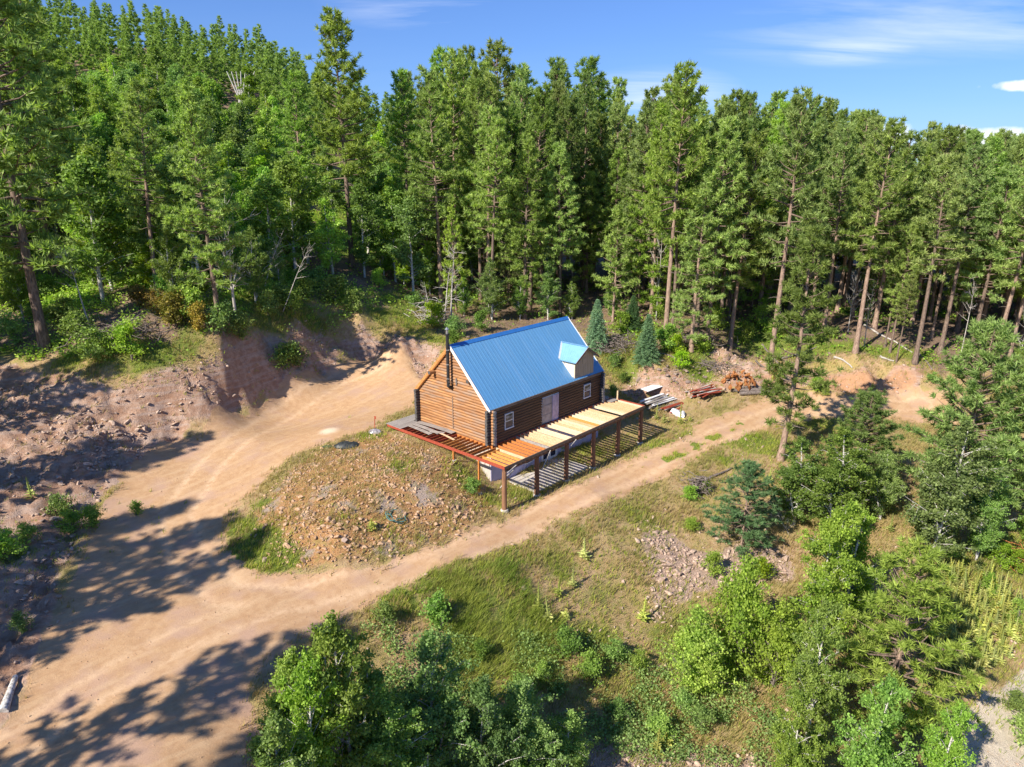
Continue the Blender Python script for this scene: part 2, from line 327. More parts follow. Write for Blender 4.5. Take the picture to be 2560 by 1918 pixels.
def g0(u, v):
    """where the sight line through a point of the photograph meets the ground"""
    r = ray(u, v); r = r/np.linalg.norm(r); t = np.arange(12, 260, .3); X = CAM+t[:, None]*r; h = Hbase(X[:, 0], X[:, 1]); k = np.argmax(X[:, 2] < h)
    if not (X[:, 2] < h).any(): k = len(t)-1
    return X[k, :2]
def poly(pts): return np.array([g0(u, v) for u, v in pts])
def sdist(x, y, P):
    """signed distance (positive inside) to polygon P"""
    x = np.asarray(x, float); y = np.asarray(y, float); best = np.full(x.shape, 1e9); ins = np.zeros(x.shape, bool)
    for a, b in zip(P, np.roll(P, -1, 0)):
        d = b-a; t = np.clip(((x-a[0])*d[0]+(y-a[1])*d[1])/(d@d+1e-9), 0, 1)
        best = np.minimum(best, np.hypot(x-a[0]-t*d[0], y-a[1]-t*d[1]))
        ins ^= ((a[1] > y) != (b[1] > y)) & (x < (b[0]-a[0])*(y-a[1])/(b[1]-a[1]+1e-12)+a[0])
    return np.where(ins, best, -best)
DRIVE = poly([(2400, 1010), (2290, 965), (2200, 985), (2080, 990), (1960, 985), (1850, 1020), (1760, 1055), (1680, 1105), (1600, 1135), (1500, 1185), (1390, 1240), (1265, 1295), (1110, 1365), (920, 1420), (780, 1440), (650, 1440),
              (600, 1400), (560, 1320), (620, 1240), (700, 1170), (790, 1115), (900, 1085), (965, 1055), (1045, 1000), (1060, 960), (1050, 915), (930, 885), (880, 895), (800, 940), (690, 985), (600, 1035), (500, 1080), (400, 1110), (300, 1200), (240, 1270), (205, 1340), (175, 1440), (150, 1520), (95, 1650), (40, 1800), (-40, 1880),
              (-300, 2100), (500, 2300), (600, 2000), (640, 1750), (720, 1620), (840, 1540), (990, 1480), (1100, 1430), (1250, 1370), (1400, 1305), (1560, 1240), (1690, 1180), (1810, 1115), (1890, 1080), (1980, 1055), (2100, 1040), (2280, 1060), (2420, 1060)])
ROAD2 = poly([(2290, 2000), (2330, 1880), (2390, 1790), (2450, 1730), (2560, 1670), (2800, 1560), (3200, 1700), (2900, 2100), (2500, 2200)])
SOUTH = poly([(1380, 1918), (1500, 1890), (1700, 1885), (1900, 1900), (2100, 1960), (2000, 2100), (1500, 2150)])
BANK_L = poly([(-200, 900), (0, 915), (85, 922), (253, 948), (380, 932), (549, 886), (625, 832), (740, 794), (900, 790), (1000, 838), (1110, 866), (1080, 940), (1040, 980), (880, 900), (690, 1000), (422, 1120), (253, 1260), (180, 1400), (100, 1650), (0, 1830), (-200, 1900)])
BANK_R = poly([(1545, 985), (1570, 915), (1650, 918), (1750, 908), (1850, 888), (1924, 912), (2060, 928), (2200, 937), (2300, 925), (2310, 985), (2200, 990), (1960, 975), (1850, 960), (1750, 1000), (1650, 1010)])
RED = poly([(2060, 930), (2140, 925), (2260, 935), (2300, 960), (2270, 990), (2120, 985), (2060, 965)])
FOREST = np.array(list(poly([(-500, 880), (-100, 880), (150, 900), (400, 880), (560, 850), (640, 790), (800, 760), (930, 760), (1030, 800), (1130, 820)]))+[np.array(q) for q in ((12, 22), (22, 16), (28, 12))]+list(poly([(1600, 880), (1700, 880), (1900, 900), (2080, 910), (2300, 915), (2480, 940), (2620, 960)]))+[np.array(q) for q in ((200, -70), (400, 0), (400, 500), (-300, 500), (-400, 40))])
MOUND = poly([(960, 1085), (1040, 1110), (1120, 1150), (1180, 1200), (1230, 1270), (1100, 1355), (920, 1410), (780, 1430), (660, 1420), (600, 1370), (640, 1290), (720, 1190), (800, 1130)])
STRIP = poly([(1655, 1150), (1700, 1128), (1760, 1100), (1830, 1068), (1850, 1058), (1856, 1064), (1780, 1103), (1700, 1142), (1665, 1158)])
RUBBLE = poly([(1580, 1330), (1650, 1330), (1780, 1390), (1900, 1350), (1990, 1400), (1980, 1450), (1850, 1480), (1700, 1500), (1640, 1560), (1620, 1450)])
GREEN = [(620, 1380, 2.0, 1.2), (700, 1400, 1.3, .9), (600, 1320, 1.2, .9), (660, 1260, .8, .8), (560, 1290, .8, .5), (1000, 1505, 1.3, 1), (1100, 1470, 1.5, .8), (1200, 1500, 2.4, .8), (1280, 1560, 2.6, .8), (1180, 1600, 2.4, .8), (1200, 1420, 1.6, .6), (1000, 1070, 1, .7), (930, 1090, 1.2, .7), (1000, 1170, .9, .7), (870, 1050, 1.2, .2),
         (1680, 1120, 2.2, 1), (1740, 1095, 2.0, .9), (1620, 1145, 1.3, .8), (1800, 1105, 1.3, .8), (1760, 1120, 1, .8), (1900, 1110, 3, .8), (1800, 1150, 1.5, .8), (2020, 1060, 3, .7), (1850, 1060, 1.2, .7), (1480, 1130, 1.4, .9), (1420, 1170, 1.4, .8), (1540, 1110, 1.4, .5), (1300, 1240, 1.3, .7), (1170, 1200, 1.3, .8), (1230, 1250, 1.2, .6), (1350, 1235, .8, .5),
         (1600, 830, 3.5, 1), (1720, 900, 3, .9), (1560, 900, 3, .9), (1900, 840, 4, 1), (2020, 840, 4, .7), (850, 560, 6, 1.3), (850, 520, 6, 1.2), (950, 790, 2, .9), (1010, 800, 2.5, .9), (1050, 840, 2.2, .6), (1100, 850, 2, .8), (0, 880, 2, .8), (90, 885, 2, .7), (180, 900, 2, .8), (280, 905, 2, .8), (400, 895, 2, .8), (480, 880, 1.8, .8), (200, 620, 6, .8), (330, 640, 6, .9), (420, 700, 5, .9), (700, 760, 6, 1), (800, 720, 5, .8), (50, 720, 4, .8), (330, 890, 2.5, .9), (520, 780, 4, .5), (2470, 1500, 4, .7), (2400, 1600, 4, .7), (2540, 1400, 3, .9), (2350, 1350, 3, .5),
         (1150, 1400, 1.5, .6), (1300, 1400, 2, .6), (1450, 1330, 2, .6), (1400, 1430, 2.2, .7), (1500, 1500, 2.2, .6), (1600, 1300, 2, .6), (1620, 1420, 1.6, .5), (1500, 1600, 2.5, .6), (2150, 1450, 2, .5), (1000, 1350, 1.2, .4), (850, 1300, 1, .4), (1700, 1600, 3.5, .6), (1500, 1700, 2.5, .5), (1600, 1750, 3, .5), (1850, 1180, 2, .5), (1750, 1250, 1.5, .5), (330, 1290, 3, .6), (170, 1340, 2, .5), (60, 1380, 2, .5), (730, 920, 1.2, .9)]
GB = [(g0(u, v), r, s) for u, v, r, s in GREEN]
TR1 = poly([(2300, 1010), (2100, 1020), (1950, 1030), (1800, 1085), (1650, 1148), (1500, 1215), (1300, 1318), (1100, 1402), (900, 1455), (700, 1510), (450, 1600), (200, 1750), (0, 1900)])
TR2 = poly([(760, 1500), (560, 1490), (470, 1400), (440, 1290), (520, 1170), (680, 1050), (850, 950), (950, 910)])
def pline(x, y, P):
    best = np.full(np.shape(x), 1e9)
    for a, b in zip(P[:-1], P[1:]):
        d = b-a; t = np.clip(((x-a[0])*d[0]+(y-a[1])*d[1])/(d@d), 0, 1); best = np.minimum(best, np.hypot(x-a[0]-t*d[0], y-a[1]-t*d[1]))
    return best
def masks(x, y):
    n1 = fbm(x, y, .35, 4); n2 = fbm(x+50, y, 1.3, 3)
    wob = (n1-.5)*1.6+(n2-.5)*.9
    m = {}
    m['road'] = np.clip(.5+(sdist(x, y, DRIVE)+wob*.9)/.9, 0, 1)
    m['pale'] = np.clip(.5+(sdist(x, y, ROAD2)+wob*.8)/.8, 0, 1)
    m['bank'] = np.clip(.5+(np.maximum(sdist(x, y, BANK_L), sdist(x, y, BANK_R))+wob*1.1)/1.2, 0, 1)
    m['red'] = np.clip(.5+(sdist(x, y, RED)+wob)/2, 0, 1)
    m['forest'] = np.clip(.5+(sdist(x, y, FOREST)+wob*2)/3, 0, 1)
    m['mound'] = np.clip(.5+(sdist(x, y, MOUND)+wob*.8)/1.2, 0, 1)
    m['rubble'] = np.clip(.5+(np.maximum(sdist(x, y, RUBBLE), sdist(x, y, SOUTH)+.3)+wob*1.4)/1.5, 0, 1)
    m['track'] = np.exp(-((np.minimum(pline(x, y, TR1), pline(x, y, TR2))-.85)/.24)**2)*(n1*.8+.4)
    g = np.zeros(np.shape(x))
    for c, r, s in GB: g = np.maximum(g, s*np.exp(-((x-c[0])**2+(y-c[1])**2)/r**2)*(.45+1.1*n1))
    g = np.maximum(g, m['forest']*np.clip((fbm(x-30, y+40, .12, 3)-.42-.10*(y < 25))*3, 0, .8))
    strip = .95*np.exp(-(sdist(x, y, STRIP).clip(-9, 0)/.25)**2)*np.clip((fbm(x+7, y, 1.1, 3)-.46)*7, 0, 1)
    g = g*(1-.8*m['bank']*(y > 12))
    m['green'] = np.clip(np.maximum(g*(1-.92*(m['road'] > .6)*(m['road'])), strip), 0, 1)
    return m
def H(x, y, m=None, fine=True):
    z = Hbase(x, y)
    if m is None: m = masks(x, y)
    flat = np.maximum(m['road'], m['pale'])
    near = np.exp(-((np.asarray(x)-6)**2/90+(np.asarray(y)-1)**2/50))
    amp = (1-flat)*(.10+.45*m['bank']+.12*m['mound']+.25*m['rubble']+.25*m['forest'])*(1-.85*near)+.03
    z = z-.05*m['track']-m['bank']*(1-flat)*(1-.9*near)*.55*np.abs(fbm(x*1.0, y*1.0, .9, 3)-.5)*2+m['bank']*(1-flat)*(1-.9*near)*((fbm(x+31, y, 1.7, 2)-.5)*.55)+amp*((fbm(x, y, .5, 3)-.5)*1.6+(np.abs(fbm(x+9, y+3, 1.5, 3)-.5))*.9)
    return z
def gz(x, y): return float(H(np.array([x]), np.array([y]))[0])
def gp(u, v):
    r = ray(u, v); r = r/np.linalg.norm(r); t = np.arange(12, 260, .12); X = CAM+t[:, None]*r
    h = Hbase(X[:, 0], X[:, 1]); k = int(np.argmax(X[:, 2] < h+.1)) if (X[:, 2] < h+.1).any() else len(t)-1
    p = X[k]; return Vector((p[0], p[1], gz(p[0], p[1])))
def gps(x, y):
    x = np.asarray(x); return H(x, np.asarray(y))

def axis_pts(lo, hi, step, far):
    c = list(np.arange(lo, hi+1e-6, step)); a = []; s = step; p = hi
    while p < far: s *= 1.16; p += s; a.append(p)
    b = []; s = step; p = lo
    while p > -far: s *= 1.16; p -= s; b.append(p)
    return np.array(b[::-1]+c+a)
gx = axis_pts(-36, 48, .27, 4500); gy = axis_pts(-34, 52, .27, 4500)
GX, GY = np.meshgrid(gx, gy, indexing='ij'); MK = masks(GX.ravel(), GY.ravel()); GZ = H(GX.ravel(), GY.ravel(), MK)
nx, ny = len(gx), len(gy); idx = np.arange(nx*ny).reshape(nx, ny)
Qd = np.stack([idx[:-1, :-1], idx[1:, :-1], idx[1:, 1:], idx[:-1, 1:]], -1).reshape(-1, 4)
GV = np.stack([GX.ravel(), GY.ravel(), GZ], 1)

# from here on heights and masks are read off the finished grid, so that everything stands on the mesh itself
_GZ = GZ.reshape(nx, ny); _MK = {k: v.reshape(nx, ny) for k, v in MK.items()}
def _cell(x, y):
    x = np.asarray(x, float); y = np.asarray(y, float); i = np.clip(np.searchsorted(gx, x)-1, 0, nx-2); j = np.clip(np.searchsorted(gy, y)-1, 0, ny-2)
    return i, j, (x-gx[i])/(gx[i+1]-gx[i]), (y-gy[j])/(gy[j+1]-gy[j])
def _lerp(A, c):
    i, j, s, t = c; return (A[i, j]*(1-s)+A[i+1, j]*s)*(1-t)+(A[i, j+1]*(1-s)+A[i+1, j+1]*s)*t
def H(x, y, m=None): return _lerp(_GZ, _cell(x, y))
def masks(x, y):
    c = _cell(x, y); return {k: _lerp(v, c) for k, v in _MK.items()}
def gz(x, y): return float(H(x, y))
def gp(u, v):
    r = ray(u, v); r = r/np.linalg.norm(r); t = np.arange(12, 260, .12); X = CAM+t[:, None]*r; h = H(X[:, 0], X[:, 1]); b_ = X[:, 2] < h
    p = X[int(np.argmax(b_)) if b_.any() else len(t)-1]; return Vector((p[0], p[1], gz(p[0], p[1])))
g0 = lambda u, v: np.array(gp(u, v)[:2])
_FD = sdist(GX.ravel(), GY.ravel(), FOREST).reshape(nx, ny)

b = NB('earth')
g = b.n('ShaderNodeNewGeometry').outputs['Position']
n1 = b.noise(.45, 5, .6, g); n2 = b.noise(2.6, 6, .65, g); n3 = b.noise(14, 5, .7, g); n4 = b.noise(45, 3, .7, g)
vo = b.n('ShaderNodeTexVoronoi'); vo.inputs['Scale'].default_value = 7; b.put(vo.inputs['Vector'], g); vo.inputs['Randomness'].default_value = 1
vor = vo.outputs['Distance']; vcol = b.n('ShaderNodeSeparateColor'); b.t.links.new(vo.outputs['Color'], vcol.inputs[0]); vr = vcol.outputs[0]
def edge(a, k=.55, w=.16):
    s = b.math('ADD', b.attr(a), b.math('MULTIPLY', b.math('SUBTRACT', b.math('ADD', b.math('MULTIPLY', n2, .6), b.math('MULTIPLY', n3, .4)), .5), k)); return b.ramp(s, .5-w, .5+w)
soil = b.mix(b.ramp(n2, .35, .65), (.40, .255, .14), (.52, .37, .22)); straw = b.mix(b.ramp(n3, .3, .7), (.32, .25, .085), (.50, .38, .16)); straw = b.mix(b.math('MULTIPLY', b.ramp(n2, .45, .6), .6), straw, (.26, .25, .065))
col = b.mix(b.ramp(b.math('ADD', b.math('MULTIPLY', n1, .5), b.math('MULTIPLY', n3, .5)), .42, .58), soil, straw)
mound = b.mix(b.ramp(n3, .38, .62), (.40, .19, .075), (.52, .32, .155)); mound = b.mix(b.ramp(n1, .52, .62), mound, (.42, .33, .27)); mound = b.mix(b.math('MULTIPLY', b.ramp(n2, .45, .65), .5), mound, straw)
col = b.mix(edge('mound'), col, mound)
lit = b.mix(b.ramp(n3, .35, .65), (.17, .11, .075), (.33, .235, .175)); lit = b.mix(b.math('MULTIPLY', b.ramp(n2, .5, .7), .5), lit, (.16, .17, .05))
col = b.mix(edge('forest'), col, lit)
rub = b.mix(b.ramp(n3, .35, .6), (.30, .19, .14), (.56, .42, .33)); col = b.mix(edge('rubble'), col, rub)
bank = b.mix(b.ramp(n2, .35, .68), (.38, .225, .15), (.54, .37, .27)); bank = b.mix(b.math('MULTIPLY', b.ramp(n1, .45, .65), .55), bank, (.36, .20, .125))
strata = b.noise(1.2, 5, .6, b.mapv((.35, .35, 3.2), g)); bank = b.mix(b.math('MULTIPLY', b.ramp(strata, .48, .6), .45), bank, (.52, .42, .36))
bank = b.mix(edge('red'), bank, b.mix(n2, (.44, .23, .12), (.54, .33, .20)))
col = b.mix(edge('bank'), col, bank)
gr = b.mix(b.ramp(n3, .3, .7), (.10, .15, .025), (.22, .26, .055)); gr = b.mix(b.math('MULTIPLY', b.ramp(n2, .5, .7), .4), gr, straw)
sand = b.mix(b.ramp(n2, .3, .7), (.44, .265, .14), (.53, .345, .195)); sand = b.mix(b.ramp(n1, .45, .7), sand, (.46, .30, .21)); sand = b.mix(b.math('MULTIPLY', b.ramp(n4, .5, .66), .45), sand, (.30, .19, .12))
tr = b.noise(1.0, 4, .6, b.mapv((.25, 1.6, 1), g)); sand = b.mix(b.math('MULTIPLY', b.ramp(tr, .5, .66), .4), sand, (.58, .41, .25))
sand = b.mix(b.math('MULTIPLY', b.attr('track'), b.ramp(n2, .25, .6)), sand, (.62, .43, .27)); sand = b.mix(b.math('MULTIPLY', b.ramp(n3, .52, .62), .3), sand, (.40, .25, .15))
stone = b.math('MULTIPLY', b.ramp(vor, .16, .08), b.ramp(vr, .86, .9)); sand = b.mix(stone, sand, (.26, .17, .13))
col = b.mix(edge('road', .8, .07), col, sand)
pale = b.mix(b.ramp(n2, .3, .7), (.56, .47, .36), (.68, .59, .47)); pale = b.mix(b.math('MULTIPLY', b.ramp(n4, .55, .7), .5), pale, (.40, .33, .26))
col = b.mix(edge('pale', .4, .12), col, pale)
col = b.mix(edge('green', .7, .14), col, gr)
spot = b.n('ShaderNodeVectorMath', operation='DISTANCE'); b.put(spot.inputs[0], g); _s = gp(822, 1077); spot.inputs[1].default_value = tuple(_s)
col = b.mix(b.math('MULTIPLY', b.ramp(spot.outputs['Value'], 1.0, .2), .6), col, (.82, .70, .52))
hgt = b.math('ADD', b.math('MULTIPLY', n3, .7), b.math('ADD', b.math('MULTIPLY', n4, .25), b.math('MULTIPLY', n2, .8)))
rocky = b.math('ADD', b.math('MULTIPLY', b.math('SUBTRACT', 1.0, b.attr('road')), .75), .25)
bp = b.n('ShaderNodeBump'); bp.inputs['Distance'].default_value = .16; b.put(bp.inputs['Strength'], rocky); b.put(bp.inputs['Height'], hgt)
M['earth'] = b.pbr(col, .95, spec=.15, bump=bp.outputs[0])

fc = GV[Qd].mean(1); inside = lambda P: sdist(fc[:, 0], fc[:, 1], P) > 0
nearf = (np.abs(fc[:, 0]) < 140) & (np.abs(fc[:, 1]) < 140)
sel = np.zeros(len(Qd), int)
for k, P in ((3, BANK_L), (4, BANK_R), (5, MOUND), (1, DRIVE), (2, ROAD2)): sel[inside(P) & nearf] = k
for k, name, lab in ((0, 'ground', 'dry grassy soil and forest floor of the hillside'), (1, 'dirt_driveway', 'tan dirt driveway and cleared pad around the cabin'), (2, 'gravel_road', 'pale gravel road in the lower right corner'), (3, 'cut_bank', 'steep pinkish cut bank behind the dirt pad'), (4, 'stony_bank', 'low stony bank behind the lumber piles'), (5, 'earth_mound', 'stony earth mound beside the red deck frame')):
    q = Qd[sel == k]; used, inv = np.unique(q, return_inverse=True); q = inv.reshape(q.shape)
    me = mesh_np(name, GV[used], q, M['earth'], smooth=True, attrs={a: v[used] for a, v in MK.items()})
    o = link(bpy.data.objects.new(name, me)); tag(o, lab, kind='structure')

# ================================================================== CABIN
L_, W_ = 12.34, 7.1
ZE, ZR = D+2.45, D+6.25
SL = (ZR-ZE)/(W_/2+.13)
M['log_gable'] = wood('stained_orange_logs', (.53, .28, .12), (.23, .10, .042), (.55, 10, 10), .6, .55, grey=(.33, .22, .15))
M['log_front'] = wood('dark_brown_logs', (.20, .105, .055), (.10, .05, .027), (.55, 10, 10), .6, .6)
M['log_end'] = plain('weathered_log_ends', (.36, .34, .32), .9, var=.3, scale=8)
M['charcoal'] = plain('charcoal_log_tails', (.085, .08, .078), .85, var=.4, scale=6)
M['wallcore'] = plain('wall_core', (.08, .05, .03), .9)
M['window_white'] = plain('white_window_vinyl', (.78, .78, .78), .4, var=.03)
b = NB('window_glass'); n = b.noise(3, 3, .6); M['glass'] = b.pbr(b.mix(b.ramp(n, .4, .6), (.008, .012, .035), (.02, .03, .07)), .12, spec=.35)
b = NB('painted_reflection_glass'); st_ = b.noise(1.5, 3, .5, b.mapv((1.4, 9, 5))); M['glass_up'] = b.pbr(b.mix(b.ramp(st_, .45, .58), (.06, .06, .055), (.34, .34, .33)), .15, spec=.4)  # pale streaks in the colour stand in for reflections on the upper panes
b = NB('blue_roof_metal'); r_ = b.oi.outputs['Random']; n = b.noise(.5, 4, .6, b.mapv((1.5, .4, 1))); n2 = b.noise(18, 2, .5)
c_ = b.mix(b.ramp(n, .3, .7), (.095, .27, .49), (.13, .325, .55)); c_ = b.mix(b.math('MULTIPLY', r_, .3), c_, (.13, .34, .62)); ds_ = b.noise(1.1, 5, .65, b.mapv((3.5, .35, 1)), b.math('MULTIPLY', r_, 30.0)); c_ = b.mix(b.math('MULTIPLY', b.ramp(ds_, .5, .72), .22), c_, (.30, .42, .52))
M['roof'] = b.pbr(c_, .38, 0.0, .55, b.bump(n2, .04, .004))
M['roof_pale'] = plain('pale_blue_metal', (.19, .40, .60), .4, var=.08, scale=2, spec=.5)  # paler blue for the left dormer slope and the dormer ridge cap
M['ridge'] = plain('blue_ridge_metal', (.03, .16, .46), .4, var=.08, spec=.5)
M['trim_white'] = plain('white_metal_trim', (.72, .70, .68), .5, var=.08)
M['fascia'] = wood('brown_fascia_board', (.30, .21, .15), (.17, .11, .075), (.5, 8, 8))
M['barge'] = wood('orange_barge_board', (.62, .30, .10), (.40, .17, .05), (.5, 8, 8))
M['soffit'] = wood('soffit_boards', (.34, .20, .10), (.20, .11, .05))
M['osb'] = wood('bare_plywood', (.62, .51, .37), (.47, .36, .24), (5, 5, .7), .85, .8)
M['lit_side'] = plain('sunlit_tone_sheathing', (.72, .64, .50), .8, var=.1, scale=4)  # dormer side walls: sunlit near-white put into the base colour
M['lilac'] = plain('lilac_foam_board', (.47, .45, .62), .7, var=.12, scale=1.2)
M['concrete'] = plain('concrete', (.50, .46, .41), .9, var=.12, scale=2)
M['film'] = plain('milky_plastic_film', (.30, .28, .31), .3, var=.25, scale=2.5, spec=.5)
M['film2'] = plain('lilac_plastic_film', (.44, .37, .52), .35, var=.18, scale=3, spec=.5)
M['black'] = plain('black_pipe', (.03, .03, .032), .4, var=.2)
M['steel'] = plain('galvanised_steel', (.45, .45, .46), .35, .7, .1)
M['red'] = wood('red_painted_lumber', (.40, .085, .045), (.26, .045, .025), (.5, 9, 9))
M['orange'] = wood('orange_stained_lumber', (.60, .24, .06), (.40, .13, .035), (.5, 9, 9))
M['orange2'] = wood('bright_orange_lumber', (.70, .35, .10), (.52, .22, .05), (.5, 9, 9))
M['lumber'] = wood('pale_lumber', (.74, .56, .36), (.55, .37, .21), (.5, 9, 9))
M['lumber2'] = wood('creamy_lumber', (.80, .66, .46), (.62, .46, .30), (.5, 9, 9))
M['lumber3'] = wood('knotty_lumber', (.72, .49, .28), (.50, .31, .16), (.5, 9, 9))
M['greywood'] = wood('grey_weathered_boards', (.42, .38, .34), (.24, .21, .19), (.5, 9, 9))
M['post'] = wood('brown_round_post', (.26, .13, .075), (.12, .06, .035), (8, 8, .5))
M['post_pale'] = wood('paler_round_post', (.36, .19, .10), (.17, .085, .05), (8, 8, .5))  # paler brown than the other posts, for the first one only

cab = empty('log_cabin', (L_/2, W_/2, 0)); tag(cab, 'log cabin with blue metal roof and one dormer', 'cabin')
def logmesh(length, r, m, alt):
    mb = MB(); th = np.arange(9)*math.tau/9
    xs = np.array([-length/2, -length/2+.02, length/2-.02, length/2]); rr = np.array([r*.92, r, r, r*.92])
    P = np.stack([xs, 0*xs, 0*xs], 1); mb.tube(P, rr, 9, 0, True, True, 1); return mb
LOGS = {}
def log(length, r, loc, axis, mat, cap, parent, rz=0):
    k = (round(length, 1), r, mat.name, cap.name)
    if k not in LOGS: LOGS[k] = logmesh(length, r, 0, 0).mesh('log', [mat, cap])
    return link(bpy.data.objects.new('log', LOGS[k]), parent, loc, (random.random()*6.28 if False else 0, 0, math.pi/2 if axis == 'y' else 0), (length/round(length, 1) if round(length, 1) else 1, 1, 1))
NC = 12; CH = (ZE-.02-D)/NC; LR = CH*.56
# basement
base = MB().box((0.0, 0.0, -.4), (L_, W_, D-.32)).obj('basement_wall', [M['lilac']], cab)
MB().box((-.012, 0.05, -.4), (.03, W_, D-.33)).obj('concrete_face', [M['concrete']], base)
for k, x in enumerate(np.arange(1.2, 12, 1.22)):
    if not 4.9 < x < 7.2: worldbox('foam_seam', (x, -.008, .1), (x+.02, .0, 2.8), M['film2'], base)
floor = MB().box((-.06, -.06, D-.32), (L_+.06, W_+.06, D-.02)).obj('floor_rim', [M['fascia']], cab)
# openings (x0, x1, z0, z1)
OP = [(1.24, 2.13, 3.87, 5.0), (10.08, 10.97, 3.93, 5.03), (5.19, 7.15, 3.1, 5.17)]
fw = MB().box((.06, .02, D-.02), (L_-.06, .12, ZE-.05)).obj('front_wall', [M['wallcore']], cab)
for k in range(NC):
    z = D+CH*(k+.5); alt = k % 2; y = 0.0
    segs = [(-.3-.03*random.random()*2, L_+.3)]
    for x0, x1, z0, z1 in OP:
        if z0-CH*.4 < z < z1+CH*.4:
            ns = []
            for a, c in segs:
                if a < x0 < c: ns += [(a, x0), (x1, c)]
                else: ns.append((a, c))
            segs = ns
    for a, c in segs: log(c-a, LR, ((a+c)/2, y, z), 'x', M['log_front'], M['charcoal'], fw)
bw = MB().box((.06, W_-.12, D-.02), (L_-.06, W_-.02, ZE-.05)).obj('back_wall', [M['wallcore']], cab)
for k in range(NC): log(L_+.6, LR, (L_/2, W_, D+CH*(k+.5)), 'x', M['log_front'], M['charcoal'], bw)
for nm, xw, out in (('gable_wall', 0.0, -1), ('far_gable_wall', L_, 1)):
    V = [(xw-out*.02, .06, D-.02), (xw-out*.02, W_-.06, D-.02), (xw-out*.02, W_-.06, ZE-.05), (xw-out*.02, W_/2, ZR-.2), (xw-out*.02, .06, ZE-.05)]
    V2 = [(x-out*.1, y, z) for x, y, z in V]
    mb = MB(); mb.add(V+V2, T=[(0, 1, 2), (0, 2, 4), (4, 2, 3), (5, 7, 6), (5, 9, 7), (9, 8, 7)], Q=[(0, 1, 6, 5), (1, 2, 7, 6), (2, 3, 8, 7), (3, 4, 9, 8), (4, 0, 5, 9)])
    gw = mb.obj(nm, [M['wallcore']], cab)
    z = D
    k = 0
    while True:
        z = D+CH*k   # half course offset against the front wall
        if z > ZR-.35: break
        if z+LR < ZE-.02: a, c = -.32+.05*random.random(), W_+.32
        else:
            ins = (z+LR-(ZE-.12))/SL; a, c = -.05+ins, W_+.05-ins
        if c-a < .3: break
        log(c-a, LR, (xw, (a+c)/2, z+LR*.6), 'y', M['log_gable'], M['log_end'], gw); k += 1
    if nm == 'gable_wall':
        # charcoal log tails of the front and back walls standing proud of the gable wall
        for yy in (0.0, W_):
            for k in range(NC):
                zz = D+CH*(k+.5); t_ = MB().tube([(-.42-.05*random.random(), yy, zz), (-.1, yy, zz)], [LR*1.05, LR*1.02], 9, 0, True, True, 1).obj('log_tail', [M['charcoal'], M['charcoal']], gw)
        for py_, dz in ((W_*.5-1.75, 0), (W_*.5+1.75, 0), (W_*.5, 0)):
            zz = ZR-.28-abs(py_-W_/2)*SL-.1
            MB().tube([(-.62 if py_ > W_/2+.5 else -.35, py_, zz), (.1, py_, zz)], [.13, .13], 10, 0, True, True, 1).obj('purlin', [M['log_gable'], M['charcoal']], gw)
        worldbox('door_trim', (-.125, 3.48, D+.25), (-.105, 3.56, D+2.6), M['fascia'], gw)
for yy in (-.36, ):
    for xx in (0.02, L_-.02):
        for k in range(NC):
            zz = D+CH*k+LR*.6
            MB().tube([(xx, -.40-.05*random.random(), zz), (xx, -.1, zz)], [LR*1.03, LR*1.0], 9, 0, True, True, 1).obj('log_tail', [M['charcoal'], M['log_end']], fw)
# windows
def window(x0, x1, z0, z1, parent):
    y = -LR-.02
    f = MB(); t = .055
    f.box((x0, y, z0), (x0+t, .03, z1)).box((x1-t, y, z0), (x1, .03, z1)).box((x0+t, y, z1-t), (x1-t, .03, z1)).box((x0-.03, y-.03, z0-.02), (x1+.03, .03, z0+t))
    fr = f.obj('window', [M['window_white']], parent)
    zm = (z0+z1)/2
    MB().box((x0+t, y+.02, zm-.02), (x1-t, .0, zm+.025)).obj('sash_rail', [M['window_white']], fr)
    MB().box((x0+t, y+.035, z0+t), (x1-t, y+.045, zm-.02)).obj('lower_pane', [M['glass']], fr)
    MB().box((x0+t, y+.03, zm+.025), (x1-t, y+.04, z1-t)).obj('upper_pane', [M['glass_up']], fr)
window(1.26, 2.11, 3.89, 4.98, cab); window(10.1, 10.95, 3.95, 5.01, cab)
dr = MB().box((5.2, -.03, 3.1), (5.26, .03, 5.15)).box((7.08, -.03, 3.1), (7.14, .03, 5.15)).box((5.26, -.03, 5.09), (7.08, .03, 5.15)).obj('doorway', [M['window_white']], cab)
MB().box((5.26, -.06, 3.1), (6.36, -.02, 5.09)).obj('film_panel', [M['film']], dr)
MB().box((6.36, -.09, 3.1), (7.08, -.04, 5.09)).obj('house_wrap_panel', [M['film2']], dr)
for z in (3.8, 4.5): worldbox('film_batten', (5.27, -.075, z), (6.34, -.062, z+.035), M['greywood'], dr)
